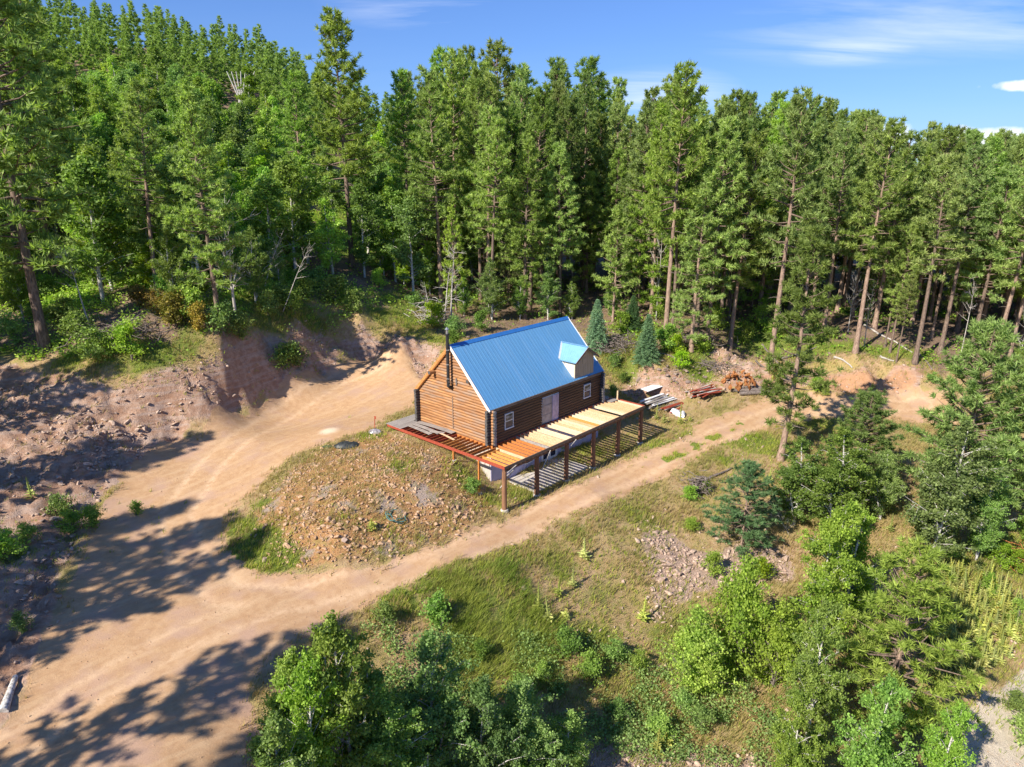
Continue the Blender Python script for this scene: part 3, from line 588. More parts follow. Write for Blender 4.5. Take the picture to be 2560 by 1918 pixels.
# basement windows and French door
for x0 in (3.41, 9.84):
    f = MB(); x1 = x0+.93; z0, z1 = .62, 1.0
    f.box((x0, -.05, z0), (x0+.05, .0, z1)).box((x1-.05, -.05, z0), (x1, .0, z1)).box((x0+.05, -.05, z0), (x1-.05, 0, z0+.05)).box((x0+.05, -.05, z1-.05), (x1-.05, 0, z1))
    fr = f.obj('basement_window', [M['window_white']], cab); MB().box((x0+.05, -.03, z0+.05), (x1-.05, -.02, z1-.05)).obj('pane', [M['glass']], fr)
fd = MB().box((5.25, -.06, .12), (5.31, 0, 2.2)).box((7.0, -.06, .12), (7.06, 0, 2.2)).box((5.31, -.06, 2.14), (7.0, 0, 2.2)).obj('french_door', [M['window_white']], cab)
for x0 in (5.31, 6.16):
    x1 = x0+.84
    MB().box((x0, -.05, .12), (x0+.14, -.01, 2.14)).box((x1-.14, -.05, .12), (x1, -.01, 2.14)).box((x0+.14, -.05, .12), (x1-.14, -.01, .35)).box((x0+.14, -.05, 2.0), (x1-.14, -.01, 2.14)).box((x0+.14, -.045, 1.0), (x1-.14, -.012, 1.06)).obj('door_leaf', [M['window_white']], fd)
    MB().box((x0+.14, -.035, .35), (x1-.14, -.025, 2.0)).obj('door_pane', [M['glass']], fd)
# roof
RX0, RX1, RY0, RY1 = -.25, L_+.25, -.13, W_+.13
yc = W_/2; th = .16
V = []
for x in (RX0+.03, RX1-.03):
    V += [(x, RY0+.02, ZE-.03), (x, yc, ZR-.03), (x, RY1-.02, ZE-.03), (x, RY1-.02, ZE-.03-th), (x, yc, ZR-.03-th*1.3), (x, RY0+.02, ZE-.03-th)]
roof = MB().add(V, Q=[(0, 1, 7, 6), (1, 2, 8, 7), (2, 3, 9, 8), (3, 4, 10, 9), (4, 5, 11, 10), (5, 0, 6, 11), (0, 5, 4, 1), (1, 4, 3, 2), (6, 7, 10, 11), (7, 8, 9, 10)]).obj('roof', [M['soffit']], cab)
def ribbed(width, length, pitch=.3, rh=.007):
    """a ribbed metal sheet in its own plane: x across the ribs, y up the slope"""
    xs = []; zs = []
    n = max(1, int(round(width/pitch))); p = width/n
    for i in range(n):
        for dx, dz in ((0, 0), (p*.62, 0), (p*.70, rh), (p*.84, rh), (p*.92, 0)): xs.append(i*p+dx); zs.append(dz)
    xs.append(width); zs.append(0); k = len(xs)
    V = [(x, 0, z) for x, z in zip(xs, zs)]+[(x, length, z) for x, z in zip(xs, zs)]
    V += [(x, 0, z-.012) for x, z in zip(xs, zs)]+[(x, length, z-.012) for x, z in zip(xs, zs)]
    Q = [(i, i+1, k+i+1, k+i) for i in range(k-1)]+[(2*k+i, 3*k+i, 3*k+i+1, 2*k+i+1) for i in range(k-1)]+[(2*k+i, 2*k+i+1, i+1, i) for i in range(k-1)]+[(k+i, k+i+1, 3*k+i+1, 3*k+i) for i in range(k-1)]
    return MB().add(V, Q=Q)
slope = math.atan(SL); slen = math.hypot(ZR-ZE, yc-RY0); NP = 14; pw = (RX1-RX0)/NP
pm = ribbed(pw-.006, slen).mesh('roof_panel', [M['roof']])
for i in range(NP):
    x = RX0+i*pw
    link(bpy.data.objects.new('roof_panel', pm), roof, (x+.003, RY0, ZE+.002), (slope, 0, 0))
    link(bpy.data.objects.new('roof_panel', pm), roof, (x+pw-.003, RY1, ZE+.002), (slope, 0, math.pi))
MB().add([(RX0-.02, yc-.2, ZR-.2*SL+.045), (RX0-.02, yc, ZR+.05), (RX0-.02, yc+.2, ZR-.2*SL+.045), (RX1+.02, yc-.2, ZR-.2*SL+.045), (RX1+.02, yc, ZR+.05), (RX1+.02, yc+.2, ZR-.2*SL+.045)], Q=[(0, 1, 4, 3), (1, 2, 5, 4)]).obj('ridge_cap', [M['ridge']], roof)
for x0, x1, ma, mb_ in ((RX0-.03, RX0+.03, M['trim_white'], M['barge']), (RX1-.03, RX1+.03, M['trim_white'], M['trim_white'])):
    MB().bar(((x0+x1)/2, RY0-.02, ZE-.085), ((x0+x1)/2, yc, ZR-.07), .055, .19, 0, up=(0, -SL, 1)).obj('rake_board', [ma], roof)
    MB().bar(((x0+x1)/2, RY1+.02, ZE-.085), ((x0+x1)/2, yc+.02, ZR-.07), .055, .19, 0, up=(0, SL, 1)).obj('rake_board', [mb_], roof)
MB().bar((-.02-.12, RY1-.0, ZE-.16), (-.14, yc+.3, ZR-.5), .22, .10, 0, up=(0, SL, 1)).obj('barge_soffit', [M['barge']], roof)
MB().box((RX0+.03, RY0-.035, ZE-.2), (RX1-.03, RY0+.0, ZE-.01)).obj('fascia', [M['fascia']], roof)
MB().box((RX0+.03, RY1, ZE-.2), (RX1-.03, RY1+.035, ZE-.01)).obj('fascia', [M['fascia']], roof)
# dormer
dx0, dx1, dyf = 9.03, 11.36, -.02; dzb, dze, dzr = ZE+.12, D+4.03, D+4.78; dxc = (dx0+dx1)/2
yat = lambda z: RY0+(z-ZE)/SL
fr = MB().add([(dx0, dyf, dzb), (dx1, dyf, dzb), (dx1, dyf, dze), (dxc, dyf, dzr), (dx0, dyf, dze), (dx0, dyf+.06, dzb), (dx1, dyf+.06, dzb), (dx1, dyf+.06, dze), (dxc, dyf+.06, dzr), (dx0, dyf+.06, dze)], T=[(0, 1, 2), (0, 2, 4), (4, 2, 3), (5, 7, 6), (5, 9, 7), (9, 8, 7)], Q=[(0, 5, 6, 1), (1, 6, 7, 2), (2, 7, 8, 3), (3, 8, 9, 4), (4, 9, 5, 0)])
dor = fr.obj('dormer', [M['osb']], cab)
for x, s in ((dx0, 1), (dx1, -1)):
    V = [(x, dyf+.06, dzb-.1), (x, dyf+.06, dze), (x, yat(dze), dze)]; V2 = [(a+s*.05, b_, c) for a, b_, c in V]
    MB().add(V+V2, T=[(0, 1, 2), (3, 5, 4)], Q=[(0, 3, 4, 1), (1, 4, 5, 2), (2, 5, 3, 0)]).obj('dormer_side_wall', [M['lit_side']], dor)
for x in np.arange(dx0+.2, dx1-.1, .22): worldbox('panel_groove', (x, dyf-.006, dzb+.02), (x+.014, dyf, min(dze+.05, dzr-abs(x-dxc)*.64-.05)), M['fascia'], dor)
worldbox('patch_board', (9.95, dyf-.02, D+3.55), (10.38, dyf, D+3.9), M['osb'], dor)
ds = (dzr-dze)/(dxc-dx0); ov = .28
yr = yat(dzr+.05)
for s in (-1, 1):
    xe = dxc+s*(dxc-dx0+ov); ze = dzr-(dxc-dx0+ov)*ds+.04; ye = yat(ze); y0 = dyf-.3
    nrib = 10; V = []; Q = []
    for j in range(nrib*3+1):
        t = j/(nrib*3); rb = .02 if j % 3 == 1 else 0
        yb = y0+t*(yr-y0); yb2 = y0+t*(ye-y0)
        V += [(dxc, yb, dzr+.04+rb), (xe, yb2, ze+rb)]
    kk = len(V); V += [(a, b_, c-.05) for a, b_, c in V]
    for j in range(nrib*3):
        q = [2*j, 2*j+1, 2*j+3, 2*j+2]; Q.append(q if s > 0 else q[::-1]); Q.append([kk+z for z in (q[::-1] if s > 0 else q)])
    Q += [[0, kk, kk+1, 1], [1, kk+1, kk+kk-1, kk-1]]
    MB().add(V, Q=Q).obj('dormer_roof_panel', [M['roof_pale'] if s < 0 else M['roof']], dor)
    MB().bar((dxc, y0-.015, dzr-.03), (xe, y0-.015, ze-.07), .035, .14, 0).obj('barge_board', [M['fascia']], dor)
    if s < 0:
        MB().bar((dxc, yr, dzr+.07), (xe, ye, ze+.07), .13, .03, 0, up=(0, -SL, 1)).obj('flashing', [M['trim_white']], dor)
        MB().bar((dx0-.07, yat(dze)-.05, dze+.01), (dx0-.05, yat(ZE+.12)-.02, ZE+.07), .16, .03, 0, up=(0, -SL, 1)).obj('flashing', [M['trim_white']], dor)
MB().bar((dxc, y0, dzr+.075), (dxc, yr+.03, dzr+.075), .2, .02, 0).obj('dormer_ridge_cap', [M['roof_pale']], dor)
# stove pipe
px_, py_ = -.42, 3.55
pipe = MB().tube([(px_, py_, 6.55), (px_, py_, 10.15)], [.11, .11], 14).obj('stove_pipe', [M['black']], cab)
MB().tube([(px_, py_, 10.15), (px_, py_, 10.25)], [.16, .16], 14).obj('pipe_collar', [M['black']], pipe)
MB().tube([(px_, py_, 10.25), (px_, py_, 10.55)], [.085, .085], 14).obj('pipe_stub', [M['steel']], pipe)
MB().tube([(px_, py_, 10.55), (px_, py_, 10.68)], [.16, .03], 14).obj('rain_cap', [M['steel']], pipe)
MB().tube([(.0, py_-.05, 6.42), (-.25, py_, 6.46), (px_, py_, 6.62)], [.12, .125, .12], 12).obj('pipe_elbow', [M['black']], pipe)
for z in (7.1, 8.1, 9.1): MB().tube([(px_, py_, z), (px_, py_, z+.07)], [.122, .122], 14).obj('pipe_band', [M['steel']], pipe)
for s in (-1, 1): MB().bar((px_-.1, py_+s*.16, 6.95), (-.08, py_+s*.16, 6.75), .03, .04).obj('pipe_bracket', [M['steel']], pipe)
MB().bar((px_-.02, py_-.2, 6.72), (px_-.02, py_+.2, 6.66), .03, .03).obj('pipe_bracket', [M['steel']], pipe)
MB().tube([(-.16, py_-.5, 6.7), (-.16, py_-.5, 7.2)], [.05, .05], 8).obj('meter_conduit', [M['steel']], pipe)

# ================================================================== DECK
dk = empty('deck_frame', (5.9, -3.1, 0)); tag(dk, 'unfinished wraparound deck frame of red, orange and pale joists on posts', 'deck')
AX, BY, X2, CY = -2.14, -3.22, 13.88, 8.31
JT = D-.02; JH = .19
MB().box((AX+.05, BY, JT-JH), (X2, BY+.05, JT)).obj('rim_joist', [M['fascia']], dk)
MB().tube([(AX+.1, BY+.17, JT-JH-.12), (X2-.05, BY+.17, JT-JH-.12)], [.13, .12], 10).obj('carrier_beam', [M['post']], dk)
MB().box((AX, BY, JT-JH), (AX+.05, CY, JT+.01)).obj('rim_joist', [M['red']], dk)
MB().box((X2, BY, JT-JH), (X2+.05, -.6, JT)).obj('rim_joist', [M['red']], dk)
MB().box((-.14, -.3, JT-JH), (-.1, W_, JT-.01)).obj('ledger', [M['orange']], dk)
MB().box((.0, -.17, JT-JH), (X2, -.13, JT-.01)).obj('ledger', [M['red']], dk)
xs = np.arange(AX+.4, X2-.1, .405)
for i, x in enumerate(xs):
    if abs(x-4.95) < .2 or abs(x-10.75) < .2: continue
    y1 = -.17 if x > -.12 else -.62
    if x < -.2: y1 = -.95
    m = M['orange2'] if x < -.5 else M['lumber'] if abs(x+.1) < .2 else M['orange'] if x < 2.1 else M['greywood'] if abs(x-2.25) < .15 else M['orange2'] if abs(x-7.95) < .2 else random.choice([M['lumber'], M['lumber2'], M['lumber3']])
    jx = x+random.uniform(-.03, .03); ln = y1-(BY+.05); w = .045
    boxpart('joist', (w, round(ln, 2), JH-.01), (jx, (y1+BY+.05)/2, JT-JH/2+random.uniform(-.006, .006)), m, dk, (0, random.uniform(-.03, .03), 0))
MB().box((AX+.05, -.95, JT-JH), (-.02, -.9, JT)).obj('rim_joist', [M['orange2']], dk)
for y in np.arange(-.55, CY-.2, .405):
    boxpart('joist', (round(-.14-(AX+.05), 2), .045, JH-.01), ((AX-.09)/2, y+random.uniform(-.03, .03), JT-JH/2-.006), M['red'] if y > 3 else M['orange'], dk)
# grey decking on the back corner: boards along x
for j, y in enumerate(np.arange(6.75, CY+.05, .15)):
    x1 = (-.45 if y < 7.35 else 12.2)
    worldbox('deck_board', (AX-.03, y, JT+.0), (x1+random.uniform(-.08, .08), y+.138, JT+.035), M['greywood'], dk)
for j, y in enumerate(np.arange(-.9, 5.8, .15)):
    if j % 5 != 4: worldbox('deck_board', (12.75, y, JT+.0), (X2-.1+random.uniform(-.3, .1), y+.138, JT+.035), M['greywood'], dk)
def postobj(x, y, zt, r, mat, k):
    zb = gz(x, y); mb = MB(); n = 7; zs_ = np.linspace(zb+.12, zt, n)
    P = [(x+random.uniform(-.015, .015), y+random.uniform(-.015, .015), z) for z in zs_]
    p = mb.tube(P, np.linspace(r*1.12, r*.95, n), 14).obj('post', [mat], dk, (0, 0, 0))
    MB().tube([(x, y, zb-.3), (x, y, zb+.1), (x, y, zb+.14)], [.27, .26, .22], 12).obj('footing', [M['concrete']], p)
    return p
for k in range(6): postobj(AX+.17+k*3.14, BY+.17, JT-JH-.2, .155, M['post_pale'] if k == 0 else M['post'], k)
for x, y, zt in ((AX+.06, -.93, JT-JH), (AX+.06, 1.42, JT-JH)):
    zb = gz(x, y); p = worldbox('square_post', (x-.05, y-.05, zb), (x+.05, y+.05, zt), M['orange'], dk); worldbox('footing', (x-.14, y-.14, zb-.2), (x+.14, y+.14, zb+.06), M['concrete'], p)
worldbox('corner_stub', (X2-.3, -.9, JT-.3), (X2-.2, -.8, JT+.75), M['lumber'], dk)
for (p, q) in (((AX+.25, BY-.02, 2.72), (AX+1.05, BY-.03, 2.98)), ((AX+.2, BY-.04, 2.55), (AX+.75, BY-.06, 2.75)), ((AX+.15, BY+.5, 1.55), (AX+.95, BY+.02, 2.75)), ((1.5, BY-.03, 1.9), (2.3, BY-.03, 2.95)), ((4.5, BY-.03, 2.6), (5.1, BY-.03, 2.9)), ((8.0, BY+.5, 2.5), (7.7, BY+.4, .2))):
    MB().tube([p, q], [.035, .03], 7).obj('brace_pipe', [M['dead']], dk)
# concrete slab under the deck
sl = MB().box((1.35, -2.85, -.12), (7.1, -.02, .13)).obj('patio_slab', [M['concrete']]); tag(sl, 'concrete slab under the deck in front of the glazed basement door', 'slab')
# loose weathered boards lying over the left joists
def bentboard(p, q, w, sag, mat, lab, cat='board', name='loose_board', t=.03, group=None):
    p = np.array(p, float); q = np.array(q, float); n = 8; d = (q-p)/np.linalg.norm(q-p); s = np.cross(d, (0, 0, 1)); V = []; Q = []
    for i in range(n):
        f = i/(n-1); c = p+(q-p)*f+np.array([0, 0, sag*math.sin(math.pi*f)])+s*sag*.5*math.sin(2.2*f)
        V += [c-s*w/2, c+s*w/2, c+s*w/2-np.array([0, 0, t]), c-s*w/2-np.array([0, 0, t])]
        if i: a = 4*(i-1); Q += [(a, a+1, a+5, a+4), (a+1, a+2, a+6, a+5), (a+2, a+3, a+7, a+6), (a+3, a, a+4, a+7)]
    Q += [(3, 2, 1, 0), (4*n-4, 4*n-3, 4*n-2, 4*n-1)]
    o = MB().add(V-p, Q=Q).obj(name, [mat], None, tuple(p)); tag(o, lab, cat, group); return o
bentboard((-.55, 6.8, D+.09), (-.35, 3.2, D+.12), .42, .05, M['greywood'], 'long curled grey board lying against the cabin wall on the red joists')
bentboard((-.95, 6.9, D+.06), (-1.05, 3.9, D+.08), .34, .03, M['greywood'], 'wide grey board in the middle of the red joists')
bentboard((-1.35, 6.75, D+.05), (-1.5, 4.3, D+.06), .30, .02, M['greywood'], 'grey board beside the red rim of the deck')
bentboard((-1.05, 4.0, D+.14), (-1.15, 2.3, D+.06), .16, .02, M['lumber'], 'short pale board sticking out over the bare red joists')
bentboard((-1.3, 4.6, D+.13), (-.9, 3.6, D+.15), .3, .01, M['greywood'], 'small split board on top of the loose grey boards')

# ================================================================== VEGETATION PROTOTYPES
def unit(v): return v/(np.linalg.norm(v, axis=-1, keepdims=True)+1e-9)
def needles(C, Dr, n, ln, w, rng, up=.35):
    """thin triangles radiating from each tuft centre"""
    N_ = len(C)*n; c = np.repeat(C, n, 0); d = unit(np.repeat(Dr, n, 0)*.55+unit(rng.normal(size=(N_, 3)))+np.array([0, 0, up]))
    l = ln*rng.uniform(.7, 1.25, (N_, 1)); s = unit(np.cross(d, rng.normal(size=(N_, 3))))*w/2*rng.uniform(.7, 1.3, (N_, 1))
    V = np.stack([c-s+d*.03, c+s+d*.03, c+d*l+s*.25, ], 1).reshape(-1, 3)
    return V, np.arange(N_*3).reshape(-1, 3)
def leaves(C, size, rng, up=.5):
    """rhombic leaves"""
    N_ = len(C); nrm = unit(rng.normal(size=(N_, 3))+np.array([0, 0, up])); a = unit(np.cross(nrm, rng.normal(size=(N_, 3)))); b_ = np.cross(nrm, a)
    l = size*rng.uniform(.6, 1.3, (N_, 1)); V = np.stack([C-a*l*.5, C-b_*l*.36, C+a*l*.5, C+b_*l*.36], 1).reshape(-1, 3)
    return V, np.arange(N_*4).reshape(-1, 4)
def pine(seed, Hh, cb, R, whorl=.5, per=4, tn=14, ln=.42, w=.085, mat='needle', barkm='bark', r0=None, dens=1.0, topround=.8, trunk_lean=.3, stubs=10, skip=.12):
    rng = np.random.default_rng(seed); r0 = r0 or Hh*.0105+.05
    n = 14; tz = np.linspace(0, 1, n); ph = rng.uniform(0, 6.28, 2); off = trunk_lean*np.stack([np.sin(tz*2.5+ph[0])-math.sin(ph[0]), np.sin(tz*2.1+ph[1])-math.sin(ph[1])], 1)*tz[:, None]
    TP = np.column_stack([off, tz*Hh*.985]); trad = r0*(1-tz*.93)**.85; trad[0] *= 1.35
    tr_ = MB().tube(TP, trad, 9, 0, False)
    tpos = lambda z: np.array([np.interp(z/Hh, tz, TP[:, 0]), np.interp(z/Hh, tz, TP[:, 1]), z])
    for _ in range(stubs):
        z = rng.uniform(.15, max(cb+.1, .3))*Hh; a = rng.uniform(0, 6.28); l = rng.uniform(.4, 1.5); p = tpos(z); q = p+np.array([math.cos(a)*l, math.sin(a)*l, rng.uniform(-.3, .25)])
        tr_.tube([p, (p+q)/2+[0, 0, .08], q], [.035, .025, .008], 4, 1, False)
    br = MB(); C = []; Dd = []
    z = cb*Hh
    while z < Hh*.985:
        t = (z-cb*Hh)/(Hh*(1-cb)); prof = (1-t)**topround*(.5+.5*min(1, t/.22))
        k = max(2, int(round(per*(.8+.5*rng.random())))); a0 = rng.uniform(0, 6.28)
        for i in range(k):
            if rng.random() < skip+.25*(t < .12): continue
            L0 = R*prof*rng.uniform(.55, 1.18)+.25; a = a0+i*6.283/k+rng.normal()*.3; el = math.radians(-8+62*t**1.2+rng.normal()*8)
            p = tpos(z+rng.normal()*.1); d = np.array([math.cos(a)*math.cos(el), math.sin(a)*math.cos(el), math.sin(el)])
            mid = p+d*L0*.5+np.array([0, 0, -.03*L0]); q = p+d*L0+np.array([0, 0, .1*L0])
            br.tube([p, mid, q], [.02+.018*L0, .015+.01*L0, .008], 4, 1, False)
            m = max(1, int(L0*1.5*dens))
            side = unit(np.cross(d, (0, 0, 1)))
            for j in range(m+1):
                f = rng.uniform(.32, 1.0) if j else 1.0; c0 = p+(q-p)*f+(mid-(p+q)/2)*(1-abs(2*f-1)); sl_ = (.25+.42*L0*(1.05-f))*rng.uniform(.5, 1.2); sgn = rng.choice([-1, 1]); sd_ = unit(d*.6+side*sgn*rng.uniform(.2, 1)+np.array([0, 0, rng.uniform(.05, .5)]))
                if j == 0: sd_ = d; sl_ = .25
                nt_ = max(2, int(2+sl_*3.2))
                for s_ in range(nt_):
                    C.append(c0+sd_*sl_*(s_+.6)/nt_+rng.normal(size=3)*.05); Dd.append(sd_)
        z += whorl*rng.uniform(.75, 1.25)*(1-.35*t)
    C = np.array(C); Dd = np.array(Dd); V, T = needles(C, Dd, tn, ln, w, rng)
    br.add(V, T=T, m=0)
    tme = tr_.mesh('trunk', [M[barkm], M['dead_dark']]); cme = br.mesh('crown', [M[mat], M['bark_dark']])
    return dict(H=Hh, parts=[('trunk', tme), ('crown', cme)])
def broad(seed, Hh, cb, R, nleaf, size, mat='leaf', stems=1, barkm='birch_bark', r0=None, spread=.3, shape=1.0, lean=.6, brn=26):
    rng = np.random.default_rng(seed); r0 = r0 or Hh*.011+.02
    tr_ = MB(); pts = []; wts = []
    for s in range(stems):
        a = rng.uniform(0, 6.28)+s*2.2; sp = (.12 if stems > 1 else .02)*Hh*rng.uniform(.5, 1.6)*(.3+s*.6)
        n = 9; tz = np.linspace(0, 1, n); hs = Hh*(1 if s == 0 else rng.uniform(.65, .95)); w1 = rng.uniform(0, 6.28)
        TP = np.column_stack([math.cos(a)*sp*tz**1.2+lean*.3*np.sin(tz*4+w1)*tz, math.sin(a)*sp*tz**1.2+lean*.3*np.cos(tz*3.3+w1)*tz, tz*hs*.96])
        TP[:, :2] -= TP[0, :2]
        tr_.tube(TP, r0*(1-.08*s)*(1-tz*.9)**.8, 7, 0, False)
        nb = int(brn/(1+.45*(stems-1)))
        for i in range(nb):
            t = cb+(1-cb)*((i+rng.random())/nb)**.9; z = t*hs*.94; p = np.array([np.interp(t, tz, TP[:, 0]), np.interp(t, tz, TP[:, 1]), z])
            tt = (t-cb)/(1-cb+1e-6); prof = math.sin(math.pi*min(1, (.18+.82*tt))**shape)**.7; L0 = R*max(.25, prof)*rng.uniform(.55, 1.15); az = rng.uniform(0, 6.28); el = math.radians(rng.uniform(12, 55)+18*tt)
            d = np.array([math.cos(az)*math.cos(el), math.sin(az)*math.cos(el), math.sin(el)]); q = p+d*L0; mid = p+d*L0*.5+np.array([0, 0, .07*L0])
            tr_.tube([p, mid, q], [r0*.36*(1-.6*tt), r0*.2, .006], 4, 0, False)
            for f in rng.uniform(.3, 1.05, 6):
                c = p+(q-p)*f; s2 = unit(rng.normal(size=3)+d*.6)*L0*.32*rng.uniform(.4, 1)
                tr_.tube([c, c+s2], [.012, .004], 3, 0, False); pts += [c+s2*g_ for g_ in (.35, .7, 1.0)]; wts += [1, 1.2, 1.5]
    pts = np.array(pts); wts = np.array(wts)/np.sum(wts); ii = rng.choice(len(pts), nleaf, p=wts)
    keep = rng.random(len(pts)) < .62; wts = wts*np.where(keep, 1, .06); wts /= wts.sum(); ii = rng.choice(len(pts), nleaf, p=wts)
    # clumps of leaves so that dark gaps stay between sprays
    cl = pts[ii]+rng.normal(size=(nleaf, 3))*np.array([spread, spread, spread*.62])*rng.uniform(.3, 1.0, (nleaf, 1))
    V, Q = leaves(cl, size, rng)
    return dict(H=Hh, parts=[('trunk', tr_.mesh('trunk', [M[barkm]])), ('crown', mesh_np('crown', V, Q, M[mat]))])
def spruce(seed, Hh, R, mat='spruce'):
    rng = np.random.default_rng(seed); br = MB(); C = []; Dd = []; z = .03*Hh
    tr_ = MB().tube([(0, 0, 0), (0, 0, Hh*.97)], [Hh*.018+.03, .01], 7, 0, False)
    while z < Hh*.98:
        t = z/Hh; L0 = R*(1-t)**.9+.06; k = 9 if t < .7 else 6; a0 = rng.uniform(0, 6.28)
        for i in range(k):
            a = a0+i*6.283/k+rng.normal()*.1; l = L0*rng.uniform(.8, 1.12); el = math.radians(-12+50*t**2); d = np.array([math.cos(a)*math.cos(el), math.sin(a)*math.cos(el), math.sin(el)]); sd_ = unit(np.cross(d, (0, 0, 1)))
            p = np.array([0, 0, z]); q = p+d*l+np.array([0, 0, .06*l]); br.tube([p, q], [.018, .005], 3, 1, False)
            m = max(2, int(l/.11))
            for j in range(m):
                f = (j+1)/m; ww = l*.32*(1-f*.8)
                for sg in (-1, 0, 1):
                    C.append(p+(q-p)*f+sd_*sg*ww*.6); Dd.append(unit(d*.8+sd_*sg*.9))
                    if sg and ww > .18: C.append(p+(q-p)*f+sd_*sg*ww); Dd.append(unit(d*.6+sd_*sg))
        z += Hh*.042*(1-.35*t)
    V, T = needles(np.array(C), np.array(Dd), 6, .17, .045, rng, .1); br.add(V, T=T, m=0)
    return dict(H=Hh, parts=[('trunk', tr_.mesh('trunk', [M['bark_dark']])), ('crown', br.mesh('crown', [M[mat], M['bark_dark']]))])
def deadtree(seed, Hh, nb=16, spread=.35, barkm='dead', fork=0, low=.25):
    rng = np.random.default_rng(seed); mb = MB(); n = 10; tz = np.linspace(0, 1, n); w1 = rng.uniform(0, 6.28)
    TP = np.column_stack([.25*np.sin(tz*4+w1)*tz, .25*np.cos(tz*3+w1)*tz, tz*Hh]); r0 = Hh*.012+.02; mb.tube(TP, r0*(1-tz*.88), 6, 0, False); bb = MB()
    def twig(p, d, l, r, depth):
        pts = [p]; dd = d
        for i in range(4): dd = unit(dd+rng.normal(size=3)*.16+np.array([0, 0, .08])); pts.append(pts[-1]+dd*l/4)
        bb.tube(pts, np.linspace(r, r*.3, 5), 4, 0, False)
        if depth:
            for i in range(3+depth): k = rng.integers(1, 5); twig(pts[k], unit(dd+rng.normal(size=3)*.7), l*rng.uniform(.3, .6), r*.5, depth-1)
    for i in range(nb):
        t = rng.uniform(low, .97); p = np.array([np.interp(t, tz, TP[:, j]) for j in range(3)]); a = rng.uniform(0, 6.28); e = rng.uniform(.2, 1.3)
        twig(p, unit(np.array([math.cos(a), math.sin(a), e])), Hh*spread*(1.1-t*.6)*rng.uniform(.5, 1), r0*.42*(1-.5*t), 1)
    return dict(H=Hh, parts=[('trunk', mb.mesh('trunk', [M[barkm]])), ('branches', bb.mesh('branches', [M[barkm]]))])

PR = {}
PR['pineA'] = [pine(10+i, 24, cb, R, mat='needle', barkm='bark' if i % 2 else 'bark_dark', tn=12, ln=.52, w=.125, topround=tr_, whorl=.62) for i, (cb, R, tr_) in enumerate(((.30, 4.3, .6), (.40, 4.0, .5), (.22, 4.5, .7), (.34, 3.7, .55), (.46, 3.5, .5)))]
PR['pineL'] = [pine(30+i, 24, .10, 4.4, mat=m, per=4, tn=12, ln=.52, w=.125, topround=.8, whorl=.66) for i, m in enumerate(('needle', 'needle_bright'))]           # crown nearly to the ground
PR['pineS'] = [pine(36+i, 13, .14, 2.9, mat=m, per=4, tn=12, ln=.42, w=.105, topround=.7, whorl=.5, stubs=4) for i, m in enumerate(('needle', 'needle_bright'))]
PR['pineB'] = [pine(40+i, 9, .03, 3.1, whorl=.36, ln=.34, w=.06, tn=18, mat=m, topround=.6, stubs=0, trunk_lean=.1, dens=1.1) for i, m in enumerate(('needle', 'needle_bright', 'needle_blue'))]
PR['pineM'] = [pine(50, 17, .20, 2.5, whorl=.42, per=4, ln=.42, w=.07, tn=20, dens=1.1, barkm='bark', topround=.45, stubs=40, r0=.25, skip=.34)]
PR['pineD'] = [pine(60, 13, .05, 4.2, whorl=.42, ln=.42, w=.075, tn=16, mat='needle', topround=.55, dens=1.1), pine(61, 13, .08, 4.0, whorl=.42, ln=.42, w=.075, tn=16, mat='needle_bright', topround=.55, dens=1.1)]
PR['birch'] = [broad(70+i, 12, .14, 2.9, 10000, .24, mat=m, stems=s, spread=.34, brn=34) for i, (m, s) in enumerate((('leaf', 1), ('leaf_bright', 2), ('leaf_dark', 1), ('leaf', 2)))]
PR['birchC'] = [broad(80+i, 8, .10, 2.1, 24000, .125, mat=m, stems=s, spread=.19, brn=50) for i, (m, s) in enumerate((('leaf_dark', 3), ('leaf', 2), ('leaf_bright', 2), ('leaf', 3)))]
PR['shrub'] = [broad(90+i, 2.2, .05, 1.1, 2400, .14, mat=m, stems=3, barkm='dead_dark', spread=.25, brn=18, shape=.8) for i, m in enumerate(('leaf', 'leaf_bright', 'leaf_dark', 'leaf_yellow'))]
PR['maple'] = [broad(96, 5, .02, 1.9, 16000, .13, mat='leaf_bright', stems=4, barkm='dead_dark', spread=.22, brn=60, shape=.9)]
PR['spruce'] = [spruce(100, 6, 1.7), spruce(101, 6, 2.0, 'needle_blue')]
PR['dead'] = [deadtree(110, 9, 14), deadtree(111, 8, 18, .4), deadtree(112, 5, 10, .5)]
NAMES = dict(pineS='pine_tree', pineA='pine_tree', pineL='pine_tree', pineB='young_pine_tree', pineM='pine_tree', pineD='pine_tree', birch='birch_tree', birchC='birch_tree', shrub='shrub', maple='maple_shrub', spruce='spruce_tree', dead='dead_tree')
CATS = dict(pine_tree='pine tree', young_pine_tree='young pine', birch_tree='birch tree', shrub='shrub', maple_shrub='shrub', spruce_tree='spruce tree', dead_tree='dead tree')
PLACED = []
def plant(kind, var, loc, h, label, group=None, rz=None, lean=(0, 0), wide=1.0):
    pr = PR[kind][var]; s = h/pr['H']; name = NAMES[kind]
    rz = random.uniform(0, 6.28) if rz is None else rz
    root = bpy.data.objects.new(name, None); link(root, None, loc); root.rotation_mode = 'XYZ'
    root.rotation_euler = (Matrix.Rotation(lean[0], 4, Vector((-float(RGT[1]), float(RGT[0]), 0)))@Matrix.Rotation(lean[1], 4, Vector((float(RGT[0]), float(RGT[1]), 0)))@Matrix.Rotation(rz, 4, 'Z')).to_euler()
    root.scale = (s*wide, s*wide, s)
    for nm, me in pr['parts']:
        c = bpy.data.objects.new(nm, me); COL.objects.link(c); c.parent = root
    tag(root, label, CATS[name], group); PLACED.append((loc[0], loc[1], kind)); return root
